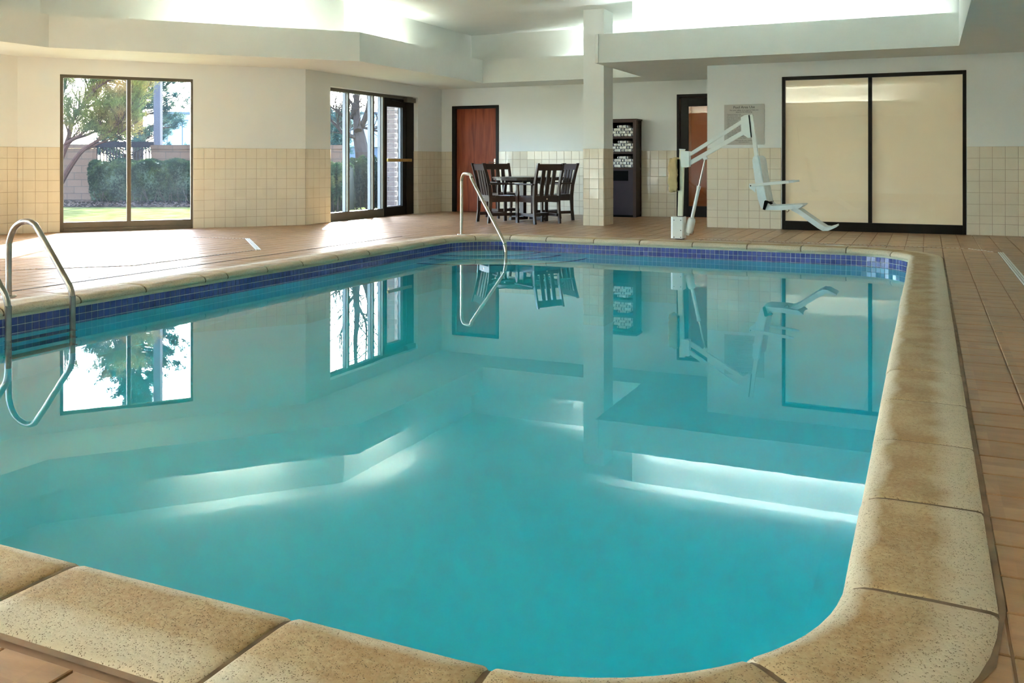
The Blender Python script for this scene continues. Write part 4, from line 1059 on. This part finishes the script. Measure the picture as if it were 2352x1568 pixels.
# ------------------------------------------------------------------ towel cabinet
KX0, KX1, KY0, KY1, KH = -5.42, -4.82, 15.97, 16.33, 1.79
cb = thing('towel_cabinet', 'tall dark towel valet cabinet with open shelves behind the tiled column', 'cabinet', ((KX0+KX1)/2, (KY0+KY1)/2, 0))
MB().box(KX0, KX0+0.045, KY0, KY1, 0.0, KH-0.03).build('side_panel', 'cabinet_wood', cb)
sp_ = MB().box(KX1-0.045, KX1, KY0, KY1, 0.0, KH-0.03).build('side_panel', 'cabinet_wood', cb)
for z0, z1 in ((0.05, 0.09), (0.86, 0.90), (KH-0.10, KH-0.05)):
    MB().box(KX1-0.001, KX1+0.008, KY0+0.04, KY1-0.02, z0, z1).build('panel_rail', 'cabinet_wood', sp_)
for y in (KY0, KY1-0.045):
    MB().box(KX1-0.001, KX1+0.010, y, y+0.045, 0.0, KH-0.03).build('panel_stile', 'cabinet_wood', sp_)
MB().box(KX0-0.02, KX1+0.025, KY0-0.02, KY1, KH-0.03, KH).build('top', 'cabinet_wood', cb)
MB().box(KX0+0.045, KX1-0.045, KY1-0.012, KY1, 0.05, KH-0.03).build('back_panel', 'black', cb)
MB().box(KX0+0.045, KX1-0.045, KY0, KY0+0.02, KH-0.062, KH-0.03).build('top_rail', 'cabinet_wood', cb)
SHZ = [1.470, 1.190, 0.905]
for z in SHZ: MB().box(KX0+0.045, KX1-0.045, KY0+0.004, KY1-0.012, z-0.035, z).build('shelf', 'cabinet_wood', cb)
dr = MB(); a, b = KX0+0.045, KX1-0.045; o0, o1, oz0, oz1 = a+0.05, b-0.09, 0.66, 0.845
dr.box(a, b, KY0+0.004, KY0+0.024, 0.04, oz0).box(a, b, KY0+0.004, KY0+0.024, oz1, 0.87).box(a, o0, KY0+0.004, KY0+0.024, oz0, oz1).box(o1, b, KY0+0.004, KY0+0.024, oz0, oz1)
dro = dr.build('bin_door', 'cabinet_door', cb)
MB().box(o0-0.01, o1+0.01, KY0+0.026, KY0+0.03, oz0-0.01, oz1+0.01).build('bin_flap', 'black', dro)  # black sheet standing in for the shade inside the bin opening
MB().box(KX0, KX1, KY0+0.02, KY1-0.02, 0.0, 0.035).build('plinth', 'black', cb)
# towels: soft folded rolls with a navy stripe
def towel_mesh():
    """soft folded towel lying front to back, a navy stripe near its right edge"""
    mb = MB(); w, h, dp = 0.096, 0.054, 0.27; n = 14
    xs = [(-w/2, 0.62), (-w/2+0.005, 0.90), (-w/2+0.014, 1.0), (0.012, 1.0), (0.0125, 1.02), (0.029, 1.02), (0.0295, 1.0), (w/2-0.014, 1.0), (w/2-0.005, 0.90), (w/2, 0.62)]
    for x, k in xs:
        for i in range(n):
            a = 2*PI*i/n; cy, cz = math.cos(a), math.sin(a)
            mb.v.append((x, math.copysign(abs(cy)**0.35, cy)*dp/2*(0.97+0.03*k), h/2+math.copysign(abs(cz)**0.5, cz)*h/2*k))
    for i in range(len(xs)-1):
        for k in range(n):
            mb.f.append((i*n+k, i*n+(k+1) % n, (i+1)*n+(k+1) % n, (i+1)*n+k)); mb.mi.append(1 if i in (3, 4, 5) else 0)
    mb.f.append(tuple(range(n-1, -1, -1))); mb.mi.append(0); mb.f.append(tuple(range((len(xs)-1)*n, len(xs)*n))); mb.mi.append(0)
    return mb
tm = towel_mesh(); tme = tm.mesh('folded_towel'); tme.materials.append(MATS['towel_white']); tme.materials.append(MATS['towel_navy'])
tme.polygons.foreach_set('material_index', tm.mi); tme.polygons.foreach_set('use_smooth', [True]*len(tme.polygons))
for sh, nm in zip(SHZ, ('top', 'middle', 'bottom')):
    for r in range(4):
        cols = [0, 1, 2, 3, 4] if r < 3 else [1.0, 2.0]
        for c in cols:
            o = bpy.data.objects.new('folded_towel', tme); COL.objects.link(o)
            o.location = (KX1-0.098-c*0.0985+random.gauss(0, 0.0015), KY0+0.150+random.gauss(0, 0.008), sh+0.001+r*0.0515)
            o.rotation_euler = (0, random.gauss(0, 0.02), random.gauss(0, 0.025)+(PI if (int(c)+r) % 2 else 0)); o.scale = (1, 1, random.uniform(0.93, 1.02))
            tag(o, 'folded white towel with navy stripe on the %s shelf of the dark cabinet' % nm, 'towel', 'white towels on the %s cabinet shelf' % nm)

# ------------------------------------------------------------------ outdoors
gp = MB().box(-140, 40, 8.0, 140, -0.16, -0.10); 
gp = MB().add([(-160, -5, -0.10), (-11.7, -5, -0.10), (-11.7, 8.8, -0.10), (-9.2, 12, -0.10), (-9.2, 16.6, -0.10), (30, 16.7, -0.10), (60, 160, -0.10), (-160, 160, -0.10)], [tuple(range(8))])
gp.build('ground_outside', 'grass', kind='structure')
def quad_at(d, x0, x1, y0d, z, name, mat, d2):
    a, b, c, e = at_px(x0, YH, d), at_px(x1, YH, d), at_px(x1, YH, d2), at_px(x0, YH, d2)
    return MB().prism([(p.x, p.y) for p in (a, b, c, e)], z-0.04, z).build(name, mat, kind='structure')
quad_at(28.0, -300, 1100, 0, -0.085, 'ground_road', 'asphalt', 120)
quad_at(16.9, 690, 905, 0, -0.055, 'ground_path', 'concrete', 19.6)
mbed = quad_at(22.4, 60, 560, 0, -0.075, 'ground_mulch', 'mulch', 26.5)
rnd = random.Random(5)
bits = MB()
for k in range(2600):
    p = at_px(rnd.uniform(60, 560), YH, rnd.uniform(22.0, 24.6)); a = rnd.uniform(0, PI*2); s = rnd.uniform(0.02, 0.06); z = -0.07+rnd.uniform(0, 0.05)
    u = Vector((math.cos(a), math.sin(a), rnd.uniform(-0.5, 0.5)))*s; v = Vector((-math.sin(a), math.cos(a), rnd.uniform(-0.5, 0.5)))*s*0.6
    c = Vector((p.x, p.y, z)); bits.add([c-u, c-v, c+u, c+v], [(0,1,2,3)])
tag(bits.build('leaf_litter', 'mulch_bits', kind='stuff'), 'brown dead leaves scattered under the clipped hedge', 'leaves')

def leaf_cloud(mb, pts_normals, size, rnd, asp=0.5, jitter=0.6):
    for c, n in pts_normals:
        n = (n+Vector((rnd.uniform(-1,1), rnd.uniform(-1,1), rnd.uniform(-1,1)))*jitter).normalized()
        u = n.cross(Vector((rnd.uniform(-1,1), rnd.uniform(-1,1), rnd.uniform(-1,1)))).normalized(); v = n.cross(u)
        s = size*rnd.uniform(0.6, 1.4)
        mb.add([c-u*s, c-v*s*asp, c+u*s, c+v*s*asp], [(0,1,2,3)])
def hedge(name, label, px0, px1, d0, d1, top, n, mat, size, seed, tilt=0.0, base=-0.06):
    rnd = random.Random(seed)
    mid = (at_px((px0+px1)/2, YH, (d0+d1)/2)); t = thing(name, label, 'hedge', (mid.x, mid.y, base))
    a = at_px(px0, YH, d0); b = at_px(px1, YH, d0+tilt); dep = FWD*(d1-d0)
    core = MB(); nx, nz = 24, 6; ix = 0.93
    A = a+(b-a)*0.03+dep*0.1; B = a+(b-a)*0.97+dep*0.1; D = dep*0.8
    def P(u, w, z):
        k = 0.10*math.sin(u*23+z*5)+0.08*math.sin(u*47+w*9)
        rr = 1-0.5*max(0, abs(u-0.5)*2-0.8)/0.2*0.6
        q = A+(B-A)*u+D*(0.5+(w-0.5)*rr); return Vector((q.x, q.y, 0))+FWD*(k*(0.6 if w < 0.5 else -0.6))+Vector((0,0,base+(top-base-0.06)*z*(1-0.12*(1-rr))+0.04*math.sin(u*31+w*4)*z))
    grid = {}
    prof = [(0.12, 0.06), (0.0, 0.35), (0.0, 0.8), (0.12, 0.97), (0.5, 1.0), (0.88, 0.97), (1.0, 0.8), (1.0, 0.35), (0.88, 0.06)]
    vs = []; 
    for i in range(nx+1):
        for w, z in prof: vs.append(P(i/nx, w, z))
    m = len(prof)
    fs = [(i*m+k, i*m+k+1, (i+1)*m+k+1, (i+1)*m+k) for i in range(nx) for k in range(m-1)]+[tuple(range(m)), tuple(reversed(range(nx*m, (nx+1)*m)))]
    core.add(vs, fs).build('twig_core', 'hedge_core', t, smooth=True)
    pn = []
    for k in range(n):
        u = rnd.random(); j = rnd.random()*(m-1); i0 = int(j); f = j-i0
        (w0, z0), (w1, z1) = prof[i0], prof[min(i0+1, m-1)]
        w_, z_ = w0+(w1-w0)*f, z0+(z1-z0)*f
        if rnd.random() < 0.35 and z_ < 0.3: continue
        c = P(u, w_, z_); ctr = P(u, 0.5, 0.55); nn = (c-ctr).normalized()
        c = c+nn*rnd.uniform(-0.05, 0.07); pn.append((c, nn))
    lm = MB(); leaf_cloud(lm, pn, size, rnd); lm.build('foliage', mat, t)
    st = MB()
    for k in range(26):
        u = rnd.uniform(0.05, 0.95); p = P(u, 0.06, 0.02); q = P(min(1, max(0, u+rnd.uniform(-0.05, 0.05))), -0.02, rnd.uniform(0.3, 0.5))
        st.tube([p, (p+q)/2+FWD*rnd.uniform(-0.1, 0.02), q], [0.012, 0.009, 0.004], 5)
    st.build('bare_stems', 'bark_grey', t)
    return t
hedge('clipped_hedge', 'long clipped yew hedge outside the garden window', 178, 520, 23.4, 25.0, 1.08, 42000, 'hedge_leaves', 0.026, 1)
hedge('rounded_shrub', 'leafy rounded shrub just outside the left sidelight', 715, 796, 18.6, 19.9, 0.98, 7000, 'broad_leaves', 0.034, 2)
hedge('clipped_hedge', 'clipped yew hedge outside the glazed door', 792, 930, 19.8, 21.2, 1.12, 17000, 'hedge_leaves', 0.023, 3)

# garden wall, railing
def wall_seg(name, label, px0, px1, d, h, thick=0.28):
    a = at_px(px0, YH, d); b = at_px(px1, YH, d); L_ = (b-a).length
    t = thing(name, label, 'wall', (a.x, a.y, -0.1), rz=TH, world=False)
    body = MB().box(0, L_, 0, thick, 0, h-0.12).build('wall_body', 'garden_brick', t)
    n = int(L_/0.115)
    cp = MB().box(-0.01, L_+0.01, -0.03, thick+0.03, h-0.115, h).build('wall_cap', 'garden_brick', t)
    return t
wall_seg('garden_wall', 'tan brick garden wall left of the iron railing', 20, 212, 26.3, 1.62)
wall_seg('garden_wall', 'tan brick garden wall right of the iron railing', 347, 797, 26.3, 1.60)
a = at_px(212, YH, 26.4); b = at_px(347, YH, 26.4); Lr = (b-a).length
rl = thing('iron_railing', 'dark iron railing between the garden wall piers', 'railing', (a.x, a.y, -0.1), rz=TH, world=False)
MB().box(-0.02, Lr+0.05, 0.06, 0.14, 1.53, 1.70).build('top_rail', 'rail_iron', rl)
MB().box(0, Lr, 0.08, 0.12, 0.5, 0.55).build('bottom_rail', 'rail_iron', rl)
nbal = 18
for k in range(nbal+1):
    x = Lr*k/nbal
    MB().box(x-0.012, x+0.012, 0.088, 0.112, 0.52, 1.55).build('baluster', 'rail_iron', rl)
st = MB(); cx, cz = Lr*0.5, 1.12
star = [(cx+(0.15 if k % 2 == 0 else 0.06)*math.sin(PI*k/5), cz+(0.15 if k % 2 == 0 else 0.06)*math.cos(PI*k/5)) for k in range(10)]
st.xprism(star, 0.07, 0.10); st.obox((cx-0.6, 0.085, 1.52), (cx, 0.085, 1.2), 0.02, 0.025); st.obox((cx+0.6, 0.085, 1.52), (cx, 0.085, 1.2), 0.02, 0.025)
st.build('star_ornament', 'rail_iron', rl)

# posts, far buildings
p = at_px(363, YH, 28.5); pt = thing('street_pole', 'tall thick grey pole beyond the garden wall', 'pole', (p.x, p.y, -0.1), rz=TH, world=False)
MB().box(-0.105, 0.105, -0.105, 0.105, 0, 13.0, 0.01).build('shaft', 'post_paint', pt)
MB().box(-0.16, 0.16, -0.16, 0.16, 0, 0.3, 0.01).build('base_plate', 'post_paint', pt)
def lot_lamp(px, d, h, arm, label):
    p = at_px(px, YH, d); t = thing('parking_lamp', label, 'lamp post', (p.x, p.y, -0.1), rz=TH, world=False)
    MB().tube([(0,0,0), (0,0,h)], 0.055, 8).build('shaft', 'far_band', t)
    MB().box(-arm, arm, -0.04, 0.04, h-0.03, h+0.03).build('cross_arm', 'far_band', t)
    for s in (-1, 1): MB().box(s*arm-0.2, s*arm+0.2, -0.15, 0.15, h-0.06, h+0.06).build('lamp_head', 'far_band', t)
lot_lamp(419, 85, 5.0, 0.3, 'distant parking lamp with two heads right of the conifer')
lot_lamp(384, 100, 6.6, 0.3, 'distant taller parking lamp beside the conifer')
p = at_px(360, YH, 150); fb = thing('distant_building', 'pale blue flat-roofed building far beyond the car park', 'building', (p.x, p.y, -0.1), rz=TH, world=False)
MB().box(0, 40, 0, 20, 0, 9.0).build('wall', 'far_building', fb)
MB().box(-0.3, 40.3, -0.3, 20.3, 9.0, 9.4).build('roof_edge', 'far_band', fb)
MB().box(2.4, 5.2, -0.4, 0, 1.6, 3.6).build('sign_panel', 'far_red', fb)
for k in range(5): MB().box(3.0+k*1.6, 3.8+k*1.6, -0.1, 0.0, 0.2, 2.6).build('window', 'far_band', fb)
p = at_px(700, YH, 60); f2 = thing('distant_building', 'low blue-grey building glimpsed past the bare tree', 'building', (p.x, p.y, -0.1), rz=TH, world=False)
MB().box(0, 7.0, 0, 6, 0, 2.1).build('wall', 'far_band', f2)
MB().box(-0.2, 7.2, -0.2, 6.2, 2.1, 2.3).build('roof_edge', 'far_building', f2)

# brick pier outside the door, bricks built singly
c0 = at_px(907, YH, 18.9)
pr_ = thing('brick_pier', 'brick pier of the building wing outside the glazed door', 'pier', (c0.x, c0.y, -0.1))
x1, y0 = c0.x, c0.y; x0 = x1-0.30; y1 = y0+1.2
MB().box(x0+0.006, x1-0.006, y0+0.006, y1-0.006, -0.1, 3.6).build('mortar_core', 'pier_mortar', pr_)
BHh, BL = 0.10, 0.30; row = 0; z = -0.1
bme = {}
def brick(lx_, ly_, lz_, c):
    k = (round(lx_, 3), round(ly_, 3))
    if k not in bme:
        me = MB().box(-lx_/2, lx_/2, -ly_/2, ly_/2, -lz_/2, lz_/2, 0.004).mesh('brick'); me.materials.append(MATS['pier_brick']); bme[k] = me
    o = bpy.data.objects.new('brick', bme[k]); COL.objects.link(o); attach(o, pr_); o.location = c
while z < 2.75:
    x = x1
    seq = [BL] if row % 2 == 0 else [BL/2, BL/2]
    for w in seq:
        if x-w < x0-0.2: break
        brick(w-0.012, 0.10, BHh-0.012, (x-w/2, y0+0.046, z+BHh/2)); x -= w
    y = y0+0.10+(0.0 if row % 2 else 0.1)
    for w in [BL]*3:
        brick(0.10, w-0.012, BHh-0.012, (x1-0.046, y+w/2, z+BHh/2)); y += w
    z += BHh; row += 1
MB().box(x0-0.05, x1+0.0, y0, y1+0.05, 2.75, 3.6).build('upper_wall', 'pier_brick', pr_)

# trees
def limb(mb, p, d, L_, r, depth, rnd, tips, spread=0.6, up=0.15, kids=3, seg=4):
    pts = [p]; rs = [r]; d = d.normalized()
    for k in range(seg):
        d = (d+Vector((rnd.uniform(-1,1), rnd.uniform(-1,1), rnd.uniform(-1,1)))*0.16+Vector((0,0,up*0.3))).normalized()
        pts.append(pts[-1]+d*L_/seg); rs.append(r*(1-0.5*(k+1)/seg))
    mb.tube(pts, rs, 6 if r > 0.03 else 4)
    if depth == 0: tips.append((pts[-1], d)); tips.append((pts[-2], d)); return
    for k in range(kids):
        i = rnd.randint(1, seg); sd = Vector((rnd.uniform(-1,1), rnd.uniform(-1,1), rnd.uniform(-0.5,1))).normalized()
        limb(mb, pts[i], (d+sd*spread), L_*rnd.uniform(0.5, 0.75), rs[i]*0.65, depth-1, rnd, tips, spread, up, kids, seg)
    tips.append((pts[-1], d))
def needles(mb, tips, n, L_, w, rnd, spread=0.9):
    for c, d in tips:
        for k in range(n):
            v = (d*0.5+Vector((rnd.uniform(-1,1), rnd.uniform(-1,1), rnd.uniform(-0.6,1)))*spread).normalized()
            o = c+Vector((rnd.uniform(-1,1), rnd.uniform(-1,1), rnd.uniform(-1,1)))*L_*0.6
            sd = v.cross(Vector((rnd.uniform(-1,1), rnd.uniform(-1,1), rnd.uniform(-1,1)))).normalized()*w
            mb.add([o-sd, o+v*L_*rnd.uniform(0.7, 1.2), o+sd], [(0,1,2)])
# garden pine left of the window: leaning stems drawn out from a base beyond the left jamb
rnd = random.Random(11)
base = at_px(112, 480, 23.6); base.z = -0.08
pine = thing('pine_tree', 'sprawling golden-green pine tree outside the garden window', 'tree', (base.x, base.y, -0.08))
tk = MB(); tips = []
D0 = 23.6
stems = [([(112, 480), (135, 430), (160, 385), (190, 345), (225, 322), (262, 292), (290, 262)], 0.085),
         ([(112, 480), (122, 420), (140, 365), (158, 315), (168, 275), (195, 235), (210, 215)], 0.10),
         ([(145, 350), (165, 322), (205, 308), (245, 285), (275, 262)], 0.055),
         ([(150, 330), (170, 318), (198, 300), (222, 272)], 0.045),
         ([(190, 345), (215, 335), (250, 320), (285, 300)], 0.04),
         ([(122, 420), (118, 330), (130, 250), (148, 200), (150, 150)], 0.09),
         ([(168, 275), (185, 250), (225, 240), (268, 235), (300, 225)], 0.05),
         ([(195, 235), (220, 205), (250, 185), (280, 175)], 0.045)]
for pts, r in stems:
    ds = D0+rnd.uniform(-0.5, 0.5); P_ = []
    for i, (x, y) in enumerate(pts):
        q = at_px(x, y, D0+(ds-D0)*min(1, i/2)); P_.append(q)
    sp2 = spline(P_, 4); n_ = len(sp2)
    tk.tube(sp2, [r*(1-0.75*i/(n_-1)) for i in range(n_)], 7)
    for i in range(3, n_):
        for _ in range(2 if sp2[i].z > 1.5 else 0):
            d = (sp2[i]-sp2[i-1]).normalized()
            limb(tk, sp2[i], d+Vector((rnd.uniform(-1,1), rnd.uniform(-1,1), rnd.uniform(-0.2,1)))*0.9, rnd.uniform(0.35, 0.7), r*0.25, 1, rnd, tips, 0.7, 0.2, 3, 3)
tk.build('trunk', 'bark_red', pine, smooth=True)
nd = MB(); needles(nd, tips, 34, 0.14, 0.005, rnd); nd.build('foliage', 'pine_needles', pine)
# conifer beyond the wall
rnd = random.Random(12)
p = at_px(318, YH, 33); con = thing('conifer_tree', 'dark blue-green conifer beyond the iron railing', 'tree', (p.x, p.y, -0.1))
tk = MB(); tips = []; tk.tube([(p.x, p.y, -0.1), (p.x, p.y, 4.0), (p.x, p.y, 8.5)], [0.2, 0.13, 0.03], 8)
for k in range(210):
    z = rnd.uniform(0.9, 8.0); a = rnd.uniform(0, 2*PI); Lb = (1.25 if z < 4.5 else 1.25*(8.6-z)/4.1)*rnd.uniform(0.6, 1.15)
    limb(tk, Vector((p.x, p.y, z)), Vector((math.cos(a), math.sin(a), 0.15)), Lb, 0.03, 1, rnd, tips, 0.6, 0.15, 3, 3)
tk.build('trunk', 'bark_grey', con)
nd = MB(); needles(nd, tips, 64, 0.15, 0.012, rnd); nd.build('foliage', 'spruce_needles', con)
# bare tree behind the hedge outside the door
rnd = random.Random(14)
p = at_px(838, YH, 27.6); bt = thing('bare_tree', 'bare branching winter tree behind the hedge at the door', 'tree', (p.x, p.y, -0.1))
tk = MB(); tips = []
main = [at_px(838, 420, 27.6), at_px(832, 350, 27.6), at_px(826, 318, 27.6), at_px(822, 290, 27.6)]; main[0].z = -0.1
tk.tube(main, [0.25, 0.22, 0.20, 0.15], 10)
for pts, r in (([(822, 300), (818, 250), (820, 200), (816, 120), (822, 40)], 0.13), ([(824, 305), (842, 260), (850, 210), (856, 150), (850, 80)], 0.09),
               ([(826, 318), (805, 312), (786, 303), (768, 283), (745, 268), (720, 262)], 0.075), ([(820, 275), (800, 268), (780, 262), (760, 245), (730, 236)], 0.05),
               ([(822, 290), (850, 296), (872, 300), (895, 285)], 0.05), ([(818, 250), (800, 225), (792, 190), (780, 150)], 0.05), ([(820, 220), (838, 190), (842, 150), (838, 90)], 0.05)):
    dd = 27.6; P_ = [at_px(x, y, dd+rnd.uniform(-0.3, 0.3)) for x, y in pts]; sp2 = spline(P_, 4); n_ = len(sp2)
    tk.tube(sp2, [r*(1-0.7*i/(n_-1)) for i in range(n_)], 7)
    for i in range(2, n_):
        for _ in range(2):
            d = (sp2[i]-sp2[i-1]).normalized()
            limb(tk, sp2[i], d*0.4+Vector((rnd.uniform(-1,1), rnd.uniform(-1,1), rnd.uniform(-0.2,1))), rnd.uniform(0.5, 0.95), 0.016, 2, rnd, tips, 0.7, 0.2, 2, 3)
tk.build('trunk', 'bark_grey', bt)
# small conifer far behind the bare tree
rnd = random.Random(15)
p = at_px(775, YH, 45); c2 = thing('conifer_tree', 'small distant conifer behind the bare tree', 'tree', (p.x, p.y, -0.1))
tk = MB(); tips = []; tk.tube([(p.x, p.y, -0.1), (p.x, p.y, 3.6)], [0.12, 0.03], 6)
for k in range(50):
    z = rnd.uniform(1.2, 3.4); a = rnd.uniform(0, 2*PI)
    limb(tk, Vector((p.x, p.y, z)), Vector((math.cos(a), math.sin(a), 0.1)), 0.8*rnd.uniform(0.5, 1.1), 0.02, 1, rnd, tips, 0.6, 0.1, 3, 3)
tk.build('trunk', 'bark_grey', c2)
nd = MB(); needles(nd, tips, 14, 0.25, 0.03, rnd); nd.build('foliage', 'spruce_needles', c2)

for o in bpy.data.objects:
    if '_w' in o: del o['_w']
